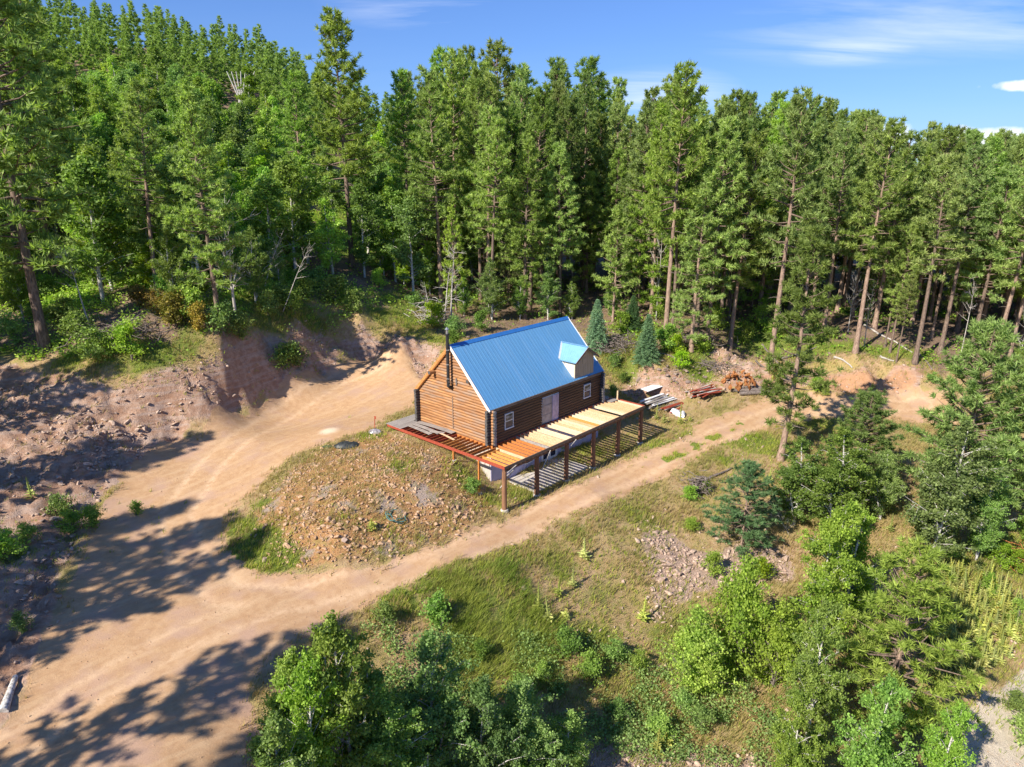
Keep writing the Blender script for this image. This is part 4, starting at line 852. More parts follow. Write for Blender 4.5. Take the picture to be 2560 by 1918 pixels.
def hfor(loc, vtop):
    """tree height whose top reaches picture row vtop"""
    lo, hi = .3, 60
    for _ in range(30):
        m = (lo+hi)/2
        if proj((loc[0], loc[1], loc[2]+m))[1] > vtop: lo = m
        else: hi = m
    return lo
def hero(kind, var, u, v, vtop, label, group=None, lean=(0, 0), wide=1.0, rz=None, sink=.1):
    p = gp(u, v); h = hfor(p, vtop); p.z -= sink; return plant(kind, var, p, h, label, group, rz, lean, wide)

SKY = [(-400, -260), (0, -160), (100, -80), (230, -5), (300, 0), (400, 0), (450, 20), (500, 60), (560, 32), (680, 55), (720, 90), (800, 60), (860, 32), (930, 150), (960, 172), (1050, 165), (1130, 105), (1200, 125), (1260, 175), (1320, 160), (1390, 190), (1440, 165), (1520, 180), (1560, 300), (1580, 260), (1660, 178), (1700, 240), (1810, 235), (1880, 225), (1940, 225), (2010, 250), (2090, 275), (2170, 300), (2200, 345), (2250, 310), (2330, 325), (2420, 322), (2560, 340), (2800, 360)]
SKX = np.array([a for a, _ in SKY]); SKV = np.array([b_ for _, b_ in SKY])
skyv = lambda u: float(np.interp(u, SKX, SKV))
# ---- hero pines whose trunks can be followed in the photograph (u, v of the foot, top row, proto)
HP = [
 (114, 876, -300, 'pineA', 2, 'dark trunked pine at the left edge standing on the crest of the cut bank'),
 (58, 688, -260, 'pineA', 0, 'pine with pale trunk at the far left behind the bank crest'),
 (136, 692, -210, 'pineA', 2, 'thick dark pine between the two leftmost trunks'),
 (168, 588, -60, 'pineA', 4, 'tall pine with long bare grey trunk above the shaded ground ivy on the left'),
 (549, 817, 225, 'pineA', 2, 'pine with mottled trunk on the bank beside the bleached dead birch'),
 (880, 668, 34, 'pineA', 0, 'tallest pine with a long bare reddish trunk beside the bright grass clearing'),
 (763, 630, 180, 'pineA', 3, 'pine just left of the bright grass clearing'),
 (1103, 757, 175, 'pineA', 3, 'slender pine rising behind the cabin chimney'),
 (1038, 640, 190, 'pineA', 1, 'pine with bare twin-like trunk above the bright saplings, right one'),
 (1025, 592, 200, 'pineA', 0, 'pine with bare twin-like trunk above the bright saplings, left one'),
 (1244, 668, 118, 'pineA', 1, 'dark trunked pine in the shade behind the cabin ridge'),
 (1311, 668, 170, 'pineA', 3, 'pine with orange lower trunk behind the cabin roof'),
 (1392, 684, 150, 'pineA', 0, 'tall pine directly behind the far end of the blue roof'),
 (1470, 690, 160, 'pineA', 4, 'tall pine right of the cabin roof at the sky gap'),
 (1663, 853, 176, 'pineA', 1, 'tall straight pine with bare pink trunk, leftmost at the right forest edge'),
 (1681, 830, 330, 'pineA', 4, 'thinner pine just behind the tall straight pink trunk'),
 (1728, 878, 430, 'pineL', 0, 'shorter pine of paired pink trunks at the forest edge'),
 (1766, 870, 300, 'pineA', 0, 'dark brown trunked pine left of the leaning forest edge pine'),
 (1824, 873, 330, 'pineA', 3, 'forest edge pine with orange trunk leaning right'),
 (1924, 917, 240, 'pineA', 1, 'pine with thin bare trunk rooted above the white sandy cut'),
 (2138, 882, 310, 'pineA', 1, 'stout pink trunked pine above the red cut bank'),
 (2185, 824, 330, 'pineA', 3, 'pine with double shadow behind the stout pink trunk'),
 (2212, 868, 620, 'pineA', 4, 'thin short pine pole above the red cut bank'),
 (2224, 883, 560, 'pineA', 0, 'medium pine with crown low over the red cut bank'),
 (2240, 908, 690, 'pineA', 4, 'thin pole pine nearest the red cut bank edge'),
 (2286, 910, 400, 'pineA', 4, 'tall leaning pine with longest bare trunk at the red cut bank'),
 (2390, 832, 350, 'pineA', 2, 'pine behind the big bushy pine at right'),
 (2428, 882, 420, 'pineA', 0, 'pine standing above the bushy pines near the right edge'),
 (2479, 924, 360, 'pineA', 1, 'pine with slanting grey trunk near the right edge'),
 (2520, 895, 340, 'pineA', 3, 'rightmost tall pine of the forest edge'),
 (1975, 774, 270, 'pineA', 3, 'pine in the shade behind the middle roadside pine'),
 (2108, 765, 290, 'pineA', 1, 'dark pine behind the stout pink trunk'),
 (2600, 980, 330, 'pineA', 1, 'pine standing just outside the right edge of the view'),
]
for i, (u, v, vt, k, va, lab) in enumerate(HP):
    hero(k, va, u, v, vt, lab, 'pines whose trunks show at the forest edge', lean=(random.uniform(.01, .05) if u > 1750 else 0, random.uniform(-.02, .02)), wide=random.uniform(.85, 1.05)*(.8 if vt > 500 else 1))
# ---- forest behind, in individual pines and birches
rng = np.random.default_rng(21)
cand = []
tries = 0
taken = np.array([(a, b_) for a, b_, _ in PLACED])
pts = [tuple(p) for p in taken]
cellx = {}
def ok(x, y, r):
    cx, cy_ = int(x//4), int(y//4)
    for i in range(cx-2, cx+3):
        for j in range(cy_-2, cy_+3):
            for (a, c) in cellx.get((i, j), ()):
                if (a-x)**2+(c-y)**2 < r*r: return False
    return True
def put(x, y): cellx.setdefault((int(x//4), int(y//4)), []).append((x, y))
for a, c in pts: put(a, c)
XY = []
U_ = rng.uniform(-260, 2800, 30000); Z_ = 62+118*rng.random(30000)
cx_ = CAM[0]+FWD[0]/np.hypot(*FWD[:2])*Z_+RGT[0]*(U_-1280)/FPX*Z_; cy_ = CAM[1]+FWD[1]/np.hypot(*FWD[:2])*Z_+RGT[1]*(U_-1280)/FPX*Z_
fd_ = _lerp(_FD, _cell(cx_, cy_)); hb = gps(cx_, cy_)
_c = g0(850, 560); clear = [(_c+np.array([-8, 0]), 6), (_c+np.array([-15, 2]), 5), (_c+np.array([-4, 4]), 6), (g0(850, 600), 6), (g0(850, 640), 5), (g0(840, 500), 7), (g0(850, 580), 6), (g0(850, 540), 8.5), (g0(870, 470), 5), (g0(700, 770), 7), (g0(820, 740), 5.5), (g0(950, 740), 4.5), (g0(330, 640), 7), (g0(200, 650), 6), (g0(330, 790), 6), (g0(450, 760), 5), (g0(60, 780), 6), (g0(1620, 840), 5), (g0(1900, 850), 4), (g0(2060, 880), 5), (g0(1480, 760), 5), (g0(620, 800), 4)]
forest_far = []
order = np.argsort(Z_)
for i in order:
    x, y, z = cx_[i], cy_[i], hb[i]; u, v, dep = proj((x, y, z))
    if fd_[i] < (2.5 if u > 1500 else 5.0): continue
    if any((x-c[0])**2+(y-c[1])**2 < r*r for c, r in clear): continue
    left = u < 1050
    sk = skyv(u); hmax = hfor((x, y, z), sk+abs(rng.normal())*22+2)
    if not left and dep > 128: continue
    birchy = left and rng.random() < ((.88 if u > 230 else .5) if dep < 125 else .62)
    if birchy and hfor((x, y, z), sk) < 13: birchy = False
    if not ok(x, y, 3.3 if birchy else (3.5 if u > 1100 else 3.9) if dep < 100 else 4.6): continue
    small = (not birchy) and rng.random() < .22
    h = rng.uniform(7.5, 13) if birchy else rng.uniform(9, 15) if small else rng.uniform(14, 20) if u < 900 else rng.uniform(17, 27)
    if not birchy and not small and dep > 80 and hmax < (24 if u < 900 else 34): h = max(h*(.8 if u < 900 else 1), hmax*rng.uniform(.62 if u < 900 else .86, 1)) if rng.random() < .7 else h
    h = min(h, hmax)
    if h < 6: continue
    put(x, y); XY.append((x, y, z, h, birchy, u, dep, fd_[i], small))
cntP = cntB = 0
SPOT = [(-900, 'at the far left edge'), (150, 'behind the leftmost dark trunks'), (330, 'up the slope above the ground ivy'), (500, 'above the bleached dead birch'), (680, 'left of the grass clearing'), (860, 'around the tallest pine'), (980, 'right of the grass clearing'), (1100, 'behind the chimney'), (1230, 'behind the near roof'), (1370, 'behind the far roof'), (1520, 'at the skyline gap'), (1640, 'behind the brush pile'), (1760, 'above the red lumber pile'), (1880, 'above the rusty root heap'), (2000, 'behind the roadside pine'), (2110, 'above the red cut bank'), (2240, 'behind the leaning bare trunk'), (2350, 'behind the largest bushy pine'), (2480, 'at the far right edge')]
def spot(u):
    r = SPOT[0][1]
    for a, t in SPOT:
        if u >= a: r = t
    return r
def row(fd): return 'in the front row' if fd < 8 else 'in the second row' if fd < 15 else 'in the third row' if fd < 24 else 'deep in the forest' if fd < 45 else 'far up near the skyline'
for x, y, z, h, bi, u, dep, fdv, small in XY:
    side = 'left' if u < 860 else 'behind the cabin' if u < 1520 else 'right'
    if bi and cntB < 270:
        cntB += 1; va = int(rng.integers(4)); plant('birch', va, (x, y, z-.1), h, ('tall ' if h > 11 else 'low ')+('green', 'bright forked', 'dark green', 'forked')[va]+' birch '+row(fdv)+' '+spot(u), 'birches among the pines on the left hillside', wide=rng.uniform(.9, 1.3))
    elif not bi and cntP < 252:
        cntP += 1; kd = 'pineS' if small else 'pineL' if rng.random() < (.35 if u < 900 else .2) else 'pineA'
        g_ = {'left': 'pines massed on the left hillside', 'behind the cabin': 'pines massed behind the cabin', 'right': 'pines massed in the right hand forest'}[side]
        plant(kd, int(rng.integers(len(PR[kd]))), (x, y, z-.15), h, ('low bushy' if kd == 'pineS' else 'full crowned' if kd == 'pineL' else 'tall' if h > 22 else 'medium')+' pine '+row(fdv)+' '+spot(u), g_, lean=(rng.normal()*.02+(.03 if u > 1700 else 0), rng.normal()*.02), wide=rng.uniform(.8, 1.1)*(.86 if u > 1100 else 1))
    else: forest_far.append((x, y, z, h))
print('pines', cntP, 'birches', cntB, 'far', len(forest_far), 'tot', len(XY))
if forest_far:
    rng2 = np.random.default_rng(5); src = pine(200, 24, .3, 4.0, whorl=1.5, per=4, tn=6, ln=1.0, w=.36, stubs=0)
    me = src['parts'][1][1]; tme = src['parts'][0][1]; VV = []; FF = []; off = 0
    def tri(me):
        me.calc_loop_triangles(); v = np.empty(len(me.vertices)*3); me.vertices.foreach_get('co', v); t = np.empty(len(me.loop_triangles)*3, int); me.loop_triangles.foreach_get('vertices', t); return v.reshape(-1, 3), t.reshape(-1, 3)
    cv_, ct_ = tri(me); forest_far = forest_far[-300:]
    for x, y, z, h in forest_far:
        a = rng2.uniform(0, 6.28); s = h/24; R_ = np.array([[math.cos(a), -math.sin(a), 0], [math.sin(a), math.cos(a), 0], [0, 0, 1]])*s
        VV.append(cv_@R_.T+np.array([x, y, z])); FF.append(ct_+off); off += len(cv_)
    o = link(bpy.data.objects.new('far_forest', mesh_np('far_forest', np.concatenate(VV), np.concatenate(FF), M['needle']))); tag(o, 'distant pine forest closing the skyline', kind='stuff')

# ---- foreground and roadside trees
hero('pineM', 0, 1950, 1150, 585, 'lanky roadside pine with broken branches between the driveway and the slope', lean=(.075, 0), rz=1.0)
hero('pineB', 2, 1855, 1368, 1165, 'small dark blue-green pine on the slope beside the brush clump', wide=1.4)
hero('pineD', 0, 2140, 1240, 985, 'broad young pine with pointed top right of the roadside pine', wide=1.25)
hero('pineD', 0, 2385, 1300, 822, 'largest bushy pine at the right standing over the dark birch', wide=.98, rz=.6)
hero('pineD', 1, 2500, 1270, 880, 'bushy brighter pine at the right edge beside the largest one', wide=.95)
hero('birchC', 0, 2320, 1405, 1040, 'dark leafed birch with white leaning trunk under the bushy pines', lean=(.08, 0), wide=1.15)
hero('birchC', 0, 2440, 1400, 1150, 'dark leafed birch at the right of the white leaning trunk', wide=.9)
hero('birchC', 0, 2080, 1340, 1060, 'dark leafed birch behind the bright aspen', wide=1.2)
hero('birchC', 0, 1985, 1310, 1085, 'dark leafed birch below the roadside pine', wide=1.2)
hero('birchC', 0, 2200, 1300, 1120, 'dark leafed birch in the shade below the broad young pine', wide=.9)
hero('birchC', 2, 2050, 1640, 1235, 'bright green slender aspen in the middle of the lower right trees', wide=.78)
hero('birchC', 1, 2110, 1560, 1270, 'bright green birch leaning on the slender aspen', wide=.95)
hero('maple', 0, 1835, 1690, 1395, 'bright green maple-like shrub tree at the left of the lower right clump', wide=.72)
hero('maple', 0, 1740, 1730, 1520, 'low bright green shrub spreading towards the stony slope', wide=.95, rz=2)
hero('maple', 0, 1930, 1720, 1500, 'bright green shrub between the maple-like shrub and the birches', wide=.85, rz=4)
hero('pineB', 1, 2215, 1800, 1390, 'soft bright green pine left of the tall yellow weeds', wide=1.15)
hero('birchC', 1, 2010, 1890, 1500, 'birch with white forked trunk in front of the bright pine', wide=.72, rz=2.5)
hero('birchC', 1, 2150, 2080, 1690, 'birch at the bottom right beside the gravel road', wide=.9)
hero('birchC', 1, 2330, 2060, 1750, 'birch nearest the gravel road shadow', wide=.8, rz=1)
hero('birchC', 1, 1960, 2050, 1730, 'birch at the bottom edge left of the gravel road', wide=.8, rz=3)
hero('birchC', 0, 1080, 1990, 1560, 'dark green birch at the bottom right of the front clump', wide=.9, rz=.5)
hero('birchC', 3, 890, 2070, 1510, 'tallest birch of the front clump at the bottom of the view', wide=.8, rz=2)
hero('birchC', 3, 790, 2110, 1620, 'birch of the front clump nearest the driveway shadow', wide=.75, rz=4)
hero('birchC', 0, 1200, 2040, 1680, 'dark birch of the front clump beside the shaded slope', wide=.85, rz=1)
hero('birchC', 0, 960, 2040, 1640, 'middle dark birch of the front clump', wide=.9, rz=5)
hero('birchC', 3, 730, 2220, 1760, 'lowest birch of the front clump at the left', wide=.9, rz=3)
hero('birchC', 3, 780, 2000, 1600, 'bright leaning birch in the middle of the front clump', wide=.9, rz=2.2)
hero('birchC', 3, 1000, 2100, 1700, 'leafy birch at the foot of the front clump', wide=1.0, rz=1.2)
for k, (x, y, h) in enumerate(((-14, -27, 9), (-17.5, -24.5, 8.5), (-11, -29.5, 9), (-19, -21.5, 8))): plant('birchC', (0, 3)[k % 2], (x, y, gz(x, y)-.1), h, 'birch below the bottom edge shading the lower slope', 'birches below the bottom edge', wide=1.0)
hero('birchC', 0, 1290, 1990, 1690, 'dark round birch right of the front clump', wide=1.1, rz=.7)
hero('birchC', 0, 1420, 1960, 1780, 'low dark birch in the shade of the lower slope', wide=1.3, rz=2.7)
hero('birchC', 0, 1310, 2020, 1830, 'small birch in the deep shade at the bottom centre', wide=.9, rz=3)
# deciduous belt behind the cabin
for i, (u, v, vt, k, va, lab) in enumerate([
 (1010, 720, 590, 'birchC', 2, 'bright green sapling right of the tallest pine trunk'), (1075, 735, 600, 'birchC', 2, 'bright green sapling behind the bleached birches'), (960, 690, 560, 'birchC', 1, 'sapling left of the bright green ones'),
 (1160, 790, 690, 'birchC', 1, 'round leafy tree directly behind the chimney'), (1230, 800, 640, 'birchC', 0, 'round blue-green tree behind the roof ridge'), (1300, 800, 690, 'birchC', 0, 'leafy tree above the middle of the roof ridge'),
 (1370, 800, 650, 'birchC', 1, 'grey green willow-like tree behind the roof'), (1430, 800, 700, 'birchC', 0, 'leafy tree at the far end of the roof ridge'), (1270, 760, 600, 'pineB', 0, 'young pine among the leafy trees behind the roof'), (1180, 700, 480, 'birchC', 0, 'tall leafy tree among the pines behind the cabin'),
 (1490, 872, 745, 'spruce', 0, 'blue spruce beside the far gable of the cabin'), (1616, 902, 782, 'spruce', 0, 'blue spruce on the grassy bench by the brush pile'), (1580, 822, 735, 'spruce', 1, 'dark spruce behind the brush pile'), (1530, 800, 700, 'birchC', 0, 'leafy tree behind the left blue spruce'),
 (2000, 850, 760, 'spruce', 1, 'small spruce in the forest edge shade'), (640, 760, 560, 'birchC', 0, 'dark leafy tree behind the bleached dead birch'), (440, 790, 560, 'birchC', 1, 'birch with thin white stem over the yellow ferns'), (380, 730, 600, 'birchC', 2, 'bright leafy tree on the left hillside bench'), (700, 720, 600, 'birchC', 0, 'leafy tree beneath the leaning dead birches'),
 (60, 800, 600, 'birchC', 1, 'leafy tree at the left edge behind the dark pine'), (250, 720, 520, 'birchC', 1, 'birch on the left bench behind the grey dead birch'), (330, 660, 420, 'birchC', 1, 'birch up the left slope'), (470, 660, 430, 'birchC', 0, 'dark birch up the left slope'), (560, 700, 500, 'birchC', 0, 'dark birch near the mottled pine trunk'), (620, 690, 470, 'birch', 3, 'tall birch above the dead birch'), (1220, 640, 430, 'pineL', 1, 'full pine behind the round blue-green tree')]):
    hero(k, va, u, v, vt, lab, wide=random.uniform(.85, 1.1))
# dead trees
hero('dead', 1, 592, 812, 505, 'bleached dead birch with a forked top on the bank crest')
hero('dead', 0, 230, 830, 600, 'grey dead birch leaning left beside the dark pine', lean=(-.16, 0), wide=.8)
hero('dead', 0, 1128, 800, 610, 'bleached dead birch rising behind the chimney', lean=(.05, 0))
hero('dead', 2, 1110, 800, 660, 'twin of the bleached birch behind the chimney', lean=(.16, 0))
hero('dead', 0, 707, 780, 590, 'leaning dead birch left of the grass clearing', lean=(.45, 0), wide=.5)
hero('dead', 2, 660, 720, 560, 'dead leaning birch stems under the pines', lean=(.4, 0), wide=.7)
hero('dead', 2, 1975, 1340, 1270, 'bare dead branch tangle beside the small blue-green pine', lean=(-.5, 0), wide=1.3)
hero('dead', 2, 1085, 790, 700, 'grey bare tangle left of the chimney', lean=(-.3, 0), wide=1.2)
for k, (u, v, vt) in enumerate(((1195, 650, 580), (2120, 830, 660), (2160, 870, 700), (2400, 900, 700), (2540, 940, 740), (1640, 800, 560), (1990, 800, 600), (1430, 720, 560))):
    hero('dead', k % 3, u, v, vt, 'thin grey dead sapling standing in the forest edge', 'dead saplings in the forest edge', wide=.5)
# trees outside the left edge whose shadows reach the drive
for k, (x, y, h, kd, va) in enumerate(((-25, 40, 19, 'pineA', 0), (-38, 19, 18, 'pineA', 2), (-33, 41, 22, 'pineL', 0), (-40, 36, 22, 'pineA', 1), (-24, 52, 20, 'pineA', 3), (-40, 5, 19, 'pineA', 2), (-43, 9, 20, 'pineA', 0), (-41, -3.2, 18, 'pineA', 4), (-44, -9, 20, 'pineA', 1), (-36, -11, 14, 'pineA', 2), (-33, 19.5, 16, 'pineA', 1), (-40, -13, 17, 'pineL', 0), (-48, 13, 23, 'pineL', 1), (-29, 26, 15, 'pineA', 0), (-35, 30, 19, 'pineA', 2), (-31, 38, 20, 'pineA', 1), (-24, 33, 17, 'pineA', 3))):
    plant(kd, va, (x, y, gz(x, y)), h, 'pine standing outside the left edge and shading the dirt drive', 'pines outside the left edge')
# shrubs on forest floor
SH = [(650, 740, 1), (700, 760, 2), (760, 745, 2), (800, 720, 2), (740, 790, 2), (670, 790, 0), (840, 760, 2), (880, 780, 0), (250, 640, 2), (300, 655, 0), (350, 640, 2), (400, 670, 2), (430, 650, 0), (380, 700, 1), (420, 740, 1), (470, 720, 1), (500, 760, 0), (350, 770, 3), (400, 790, 3), (440, 815, 3), (470, 800, 1), (500, 830, 3), (330, 900, 1), (560, 840, 2), (600, 850, 2), (30, 700, 1), (20, 760, 1), (60, 760, 0), (90, 800, 2), (40, 860, 2), (200, 850, 2), (240, 900, 0), (270, 890, 2), (160, 830, 0), (120, 740, 0), (200, 700, 0), (720, 650, 2), (950, 720, 1), (1040, 770, 0), (1080, 820, 1), (1140, 840, 2), (1130, 870, 2), (1200, 830, 0),
      (1540, 920, 2), (1560, 960, 2), (1530, 990, 2), (1690, 890, 1), (1700, 920, 1), (1660, 880, 0), (1760, 890, 0), (1800, 800, 1), (1790, 830, 1), (1860, 860, 1), (1930, 850, 1), (1900, 820, 1), (1550, 830, 1), (1650, 800, 0), (1940, 950, 3), (2040, 980, 1), (2060, 990, 1), (1990, 940, 0), (2330, 960, 0), (2480, 970, 0), (720, 930, 2), (745, 915, 2), (155, 1290, 2), (180, 1330, 0), (70, 1350, 0), (20, 1400, 1), (230, 1320, 2), (340, 1290, 2), (60, 1580, 2), (1720, 1250, 0), (1760, 1230, 0), (1180, 1230, 0), (1470, 1080, 2), (1400, 1130, 0), (2540, 1430, 1), (2500, 1420, 1), (2560, 1350, 1), (2380, 1400, 1), (2470, 1480, 1), (2540, 1560, 1), (2100, 1400, 1), (1600, 1680, 0), (1540, 1660, 0), (1480, 1700, 0), (1420, 1640, 0), (1360, 1700, 2), (1300, 1760, 2), (1250, 1850, 2), (1400, 1850, 2), (1550, 1800, 2), (1700, 1780, 2), (1650, 1850, 0), (1750, 1820, 0), (1200, 1650, 2), (1100, 1560, 2), (960, 1570, 2), (2540, 1780, 0), (2560, 1860, 0), (1730, 1330, 1), (1780, 1440, 1), (1900, 1450, 1), (2450, 1200, 1), (2540, 1130, 1), (2560, 1230, 1)]
def near_what(u, v):
    if v < 900 and u < 1150 or (v < 1000 and u > 1500): return spot(u)+(', upper' if v < 700 else ', middle' if v < 800 else ', lower')
    for a, t in ((300, 'at the far left'), (900, 'near the dirt pad'), (1110, 'beside the front birch clump'), (1320, 'below the tall grass'), (1500, 'below the mullein plants'), (1650, 'below the pink scree'), (1800, 'left of the bright shrubs'), (2100, 'among the bright trees'), (2420, 'by the dark birches'), (9999, 'at the right edge')):
        if u < a: return t+(', upper' if v < 1350 else ', middle' if v < 1700 else ', lower')
for i, (u, v, va) in enumerate(SH):
    p = gp(u, v); s = random.uniform(.45, .9) if p.y < 20 and v > 900 else random.uniform(.9, 1.5)
    where = 'on the left hillside floor' if v < 900 and u < 1150 else 'on the grassy bench beyond the cabin' if v < 1000 and u > 1500 else 'on the slope below the driveway' if v > 1200 and u > 900 else 'at the foot of the cut bank' if u < 800 else 'beside the cabin and deck'
    plant('shrub', va, (p.x, p.y, p.z-.05), 2.2*s*.85, ('bright green', 'dark green', 'mid green', 'yellowing')[(1, 2, 0, 3).index(va) if va in (0, 1, 2, 3) else 0] .replace('mid green', 'mid green')+' shrub '+near_what(u, v), 'leafy shrubs '+near_what(u, v), wide=random.uniform(.9, 1.3))

# ================================================================== GROUND COVER (stuff)
def scatter(n, box, seed, prob):
    rng = np.random.default_rng(seed); x = rng.uniform(box[0], box[1], n); y = rng.uniform(box[2], box[3], n)
    m = masks(x, y); k = rng.random(n) < prob(x, y, m); x, y = x[k], y[k]; m = {a: b_[k] for a, b_ in m.items()}
    z = H(x, y, m); u = np.empty(len(x)); d = np.stack([x, y, z], 1)-CAM; zz = d@FWD; uu = 1280+FPX*(d@RGT)/zz; vv = 959-FPX*(d@UPV)/zz
    k = (zz > 5) & (uu > -200) & (uu < 2760) & (vv < 2150); return x[k], y[k], z[k], {a: b_[k] for a, b_ in m.items()}, rng
def grass_obj(name, label, n, box, seed, prob, mat, blades, hgt, wid, lean=.5):
    x, y, z, m, rng = scatter(n, box, seed, prob); N_ = len(x); hs = hgt*(.6+.8*fbm(x, y, .6, 2))
    bx = np.repeat(np.stack([x, y, z-.02], 1), blades, 0)+np.column_stack([rng.normal(size=(N_*blades, 2))*.09, np.zeros(N_*blades)])
    h = np.repeat(hs, blades)*rng.uniform(.5, 1.2, N_*blades); a = rng.uniform(0, 6.28, N_*blades); s = np.stack([np.cos(a), np.sin(a), 0*a], 1)*wid/2
    wind = np.array([.5, -.35]); tip = bx+np.column_stack([(rng.normal(size=(N_*blades, 2))*.45+wind)*h[:, None]*lean, h])
    V = np.stack([bx-s, bx+s, tip], 1).reshape(-1, 3)
    o = link(bpy.data.objects.new(name, mesh_np(name, V, np.arange(len(V)).reshape(-1, 3), mat))); tag(o, label, kind='stuff'); print(name, N_*blades)
NEAR = (-34, 46, -34, 30)
grass_obj('green_grass', 'green grass growing in patches beside the driveway', 130000, NEAR, 1, lambda x, y, m: m['green']*1.3*(1-.75*m['road']*(m['green'] < .55))*(1-.6*m['forest']), M['grass'], 5, .26, .04)
grass_obj('dry_grass', 'straw coloured grass covering the slopes and the mound', 170000, NEAR, 2, lambda x, y, m: np.clip(1-m['road']-m['pale']-.9*m['bank']-.6*m['rubble']-.85*m['forest'], 0, 1)*(.25+.75*(fbm(x, y, .3, 3) > .46))*(1-.45*m['mound']), M['grass_dry'], 4, .32, .038)
tall = poly([(1080, 1470), (1230, 1420), (1330, 1500), (1370, 1600), (1370, 1680), (1180, 1700), (1150, 1560)])
grass_obj('tall_grass', 'long wind-blown green grass on the slope below the driveway', 22000, (-22, 6, -24, 0), 3, lambda x, y, m: (sdist(x, y, tall) > -1)*(fbm(x, y, .9, 2) > .40)*1.0, M['grass'], 7, .6, .03, 1.0)
grass_obj('clearing_grass', 'bright grass in the clearing beside the tallest pine', 16000, (20, 60, 50, 100), 4, lambda x, y, m: np.clip(m['green']-.25, 0, 1), M['grass'], 5, .5, .07)
# undergrowth of leaves in the forest
def undergrowth():
    x, y, z, m, rng = scatter(26000, (-45, 75, -20, 100), 9, lambda x, y, m: np.clip(m['forest']*1.2*(.10+.9*(m['green'] > .35)), 0, 1)*.6)
    N_ = len(x); k = 11; sp = rng.uniform(.25, .55, N_)
    C = np.repeat(np.stack([x, y, z], 1), k, 0)+rng.normal(size=(N_*k, 3))*np.repeat(np.stack([sp, sp, sp*.45], 1), k, 0)+np.array([0, 0, .3]); V, Q = leaves(C, .24, rng, .9)
    o = link(bpy.data.objects.new('undergrowth', mesh_np('undergrowth', V, Q, M['leaf']))); tag(o, 'low leafy undergrowth covering the forest floor', kind='stuff'); print('undergrowth', len(Q))
undergrowth()
def ferns():
    P_ = poly([(-100, 600), (200, 590), (500, 620), (760, 660), (900, 700), (930, 770), (740, 785), (620, 820), (540, 870), (380, 915), (250, 925), (0, 905), (-100, 880)])
    x, y, z, m, rng = scatter(15000, (-30, 40, 25, 90), 29, lambda x, y, m: (sdist(x, y, P_) > -.5)*np.clip((fbm(x, y, .25, 3)-.36)*5, 0, 1))
    N_ = len(x); k = 16; C = np.repeat(np.stack([x, y, z], 1), k, 0)+rng.normal(size=(N_*k, 3))*np.array([.38, .38, .2])+np.array([0, 0, .3]); V, Q = leaves(C, .22, rng, 1.1)
    o = link(bpy.data.objects.new('fern_cover', mesh_np('fern_cover', V, Q, M['leaf_bright']))); tag(o, 'bright ferns and low leaves on the left hillside bench', kind='stuff'); print('ferns', len(Q))
ferns()
def weeds():
    P_ = poly([(1000, 1560), (1180, 1640), (1400, 1600), (1620, 1660), (1900, 1700), (1980, 1900), (1500, 1880), (1300, 1950), (1000, 1950), (900, 1600)])
    x, y, z, m, rng = scatter(20000, (-26, 10, -34, 0), 19, lambda x, y, m: (sdist(x, y, P_) > -.5)*(fbm(x, y, .7, 3) > .52)*1.0)
    N_ = len(x); k = 22; C = np.repeat(np.stack([x, y, z], 1), k, 0)+rng.normal(size=(N_*k, 3))*np.array([.2, .2, .16])+np.array([0, 0, .22]); V, Q = leaves(C, .12, rng, .9)
    o = link(bpy.data.objects.new('weeds', mesh_np('weeds', V, Q, M['leaf_dark']))); tag(o, 'dark leafy weeds covering the lower slope', kind='stuff'); print('weeds', len(Q))
weeds()
# ---- rocks
def rockmesh(seed, mat):
    rng = np.random.default_rng(seed); import bmesh
    bm = bmesh.new()
    for p in unit(rng.normal(size=(13, 3)))*rng.uniform(.8, 1.1, (13, 1))*np.array([1, .72, .5]): bm.verts.new(p*.5)
    bmesh.ops.convex_hull(bm, input=bm.verts); bmesh.ops.delete(bm, geom=[v for v in bm.verts if not v.link_faces], context='VERTS')
    me = bpy.data.meshes.new('rock'); bm.to_mesh(me); bm.free(); me.materials.append(mat); return me
RK = {k: [rockmesh(s, M[k]) for s in range(5)] for k in ('rock', 'rock_tan', 'rock_dark')}
def tri_of(me):
    me.calc_loop_triangles(); v = np.empty(len(me.vertices)*3); me.vertices.foreach_get('co', v); t = np.empty(len(me.loop_triangles)*3, int); me.loop_triangles.foreach_get('vertices', t); return v.reshape(-1, 3), t.reshape(-1, 3)
RT = [tri_of(me) for me in RK['rock']]
def rocks_stuff(name, label, n, box, seed, prob, mat, smin, smax):
    x, y, z, m, rng = scatter(n, box, seed, prob); N_ = len(x); VV = []; FF = []; off = 0
    s = smin+(smax-smin)*rng.random(N_)**2.5; a = rng.uniform(0, 6.28, (N_, 3))
    for i in range(N_):
        v, t = RT[i % 5]; R_ = np.array(Euler((a[i, 0]*.12, a[i, 1]*.12, a[i, 2])).to_matrix())*s[i]
        VV.append(v@R_.T+np.array([x[i], y[i], z[i]+s[i]*.08])); FF.append(t+off); off += len(v)
    if not VV: return
    o = link(bpy.data.objects.new(name, mesh_np(name, np.concatenate(VV), np.concatenate(FF), mat))); tag(o, label, kind='stuff'); print(name, N_)
rocks_stuff('mound_rubble', 'loose stones littering the earth mound', 17000, (-20, 2, -4, 16), 31, lambda x, y, m: m['mound']*(.35+.65*(fbm(x, y, .5, 3) > .5))*(1-m['road']), M['rock_tan'], .07, .34)
rocks_stuff('slope_rubble', 'pinkish broken stones on the slope below the driveway', 34000, (-16, 30, -32, 0), 32, lambda x, y, m: np.clip(m['rubble']*.95+.10*(fbm(x, y, .4, 3) > .56)*(1-m['road']), 0, 1), M['rock'], .08, .42)
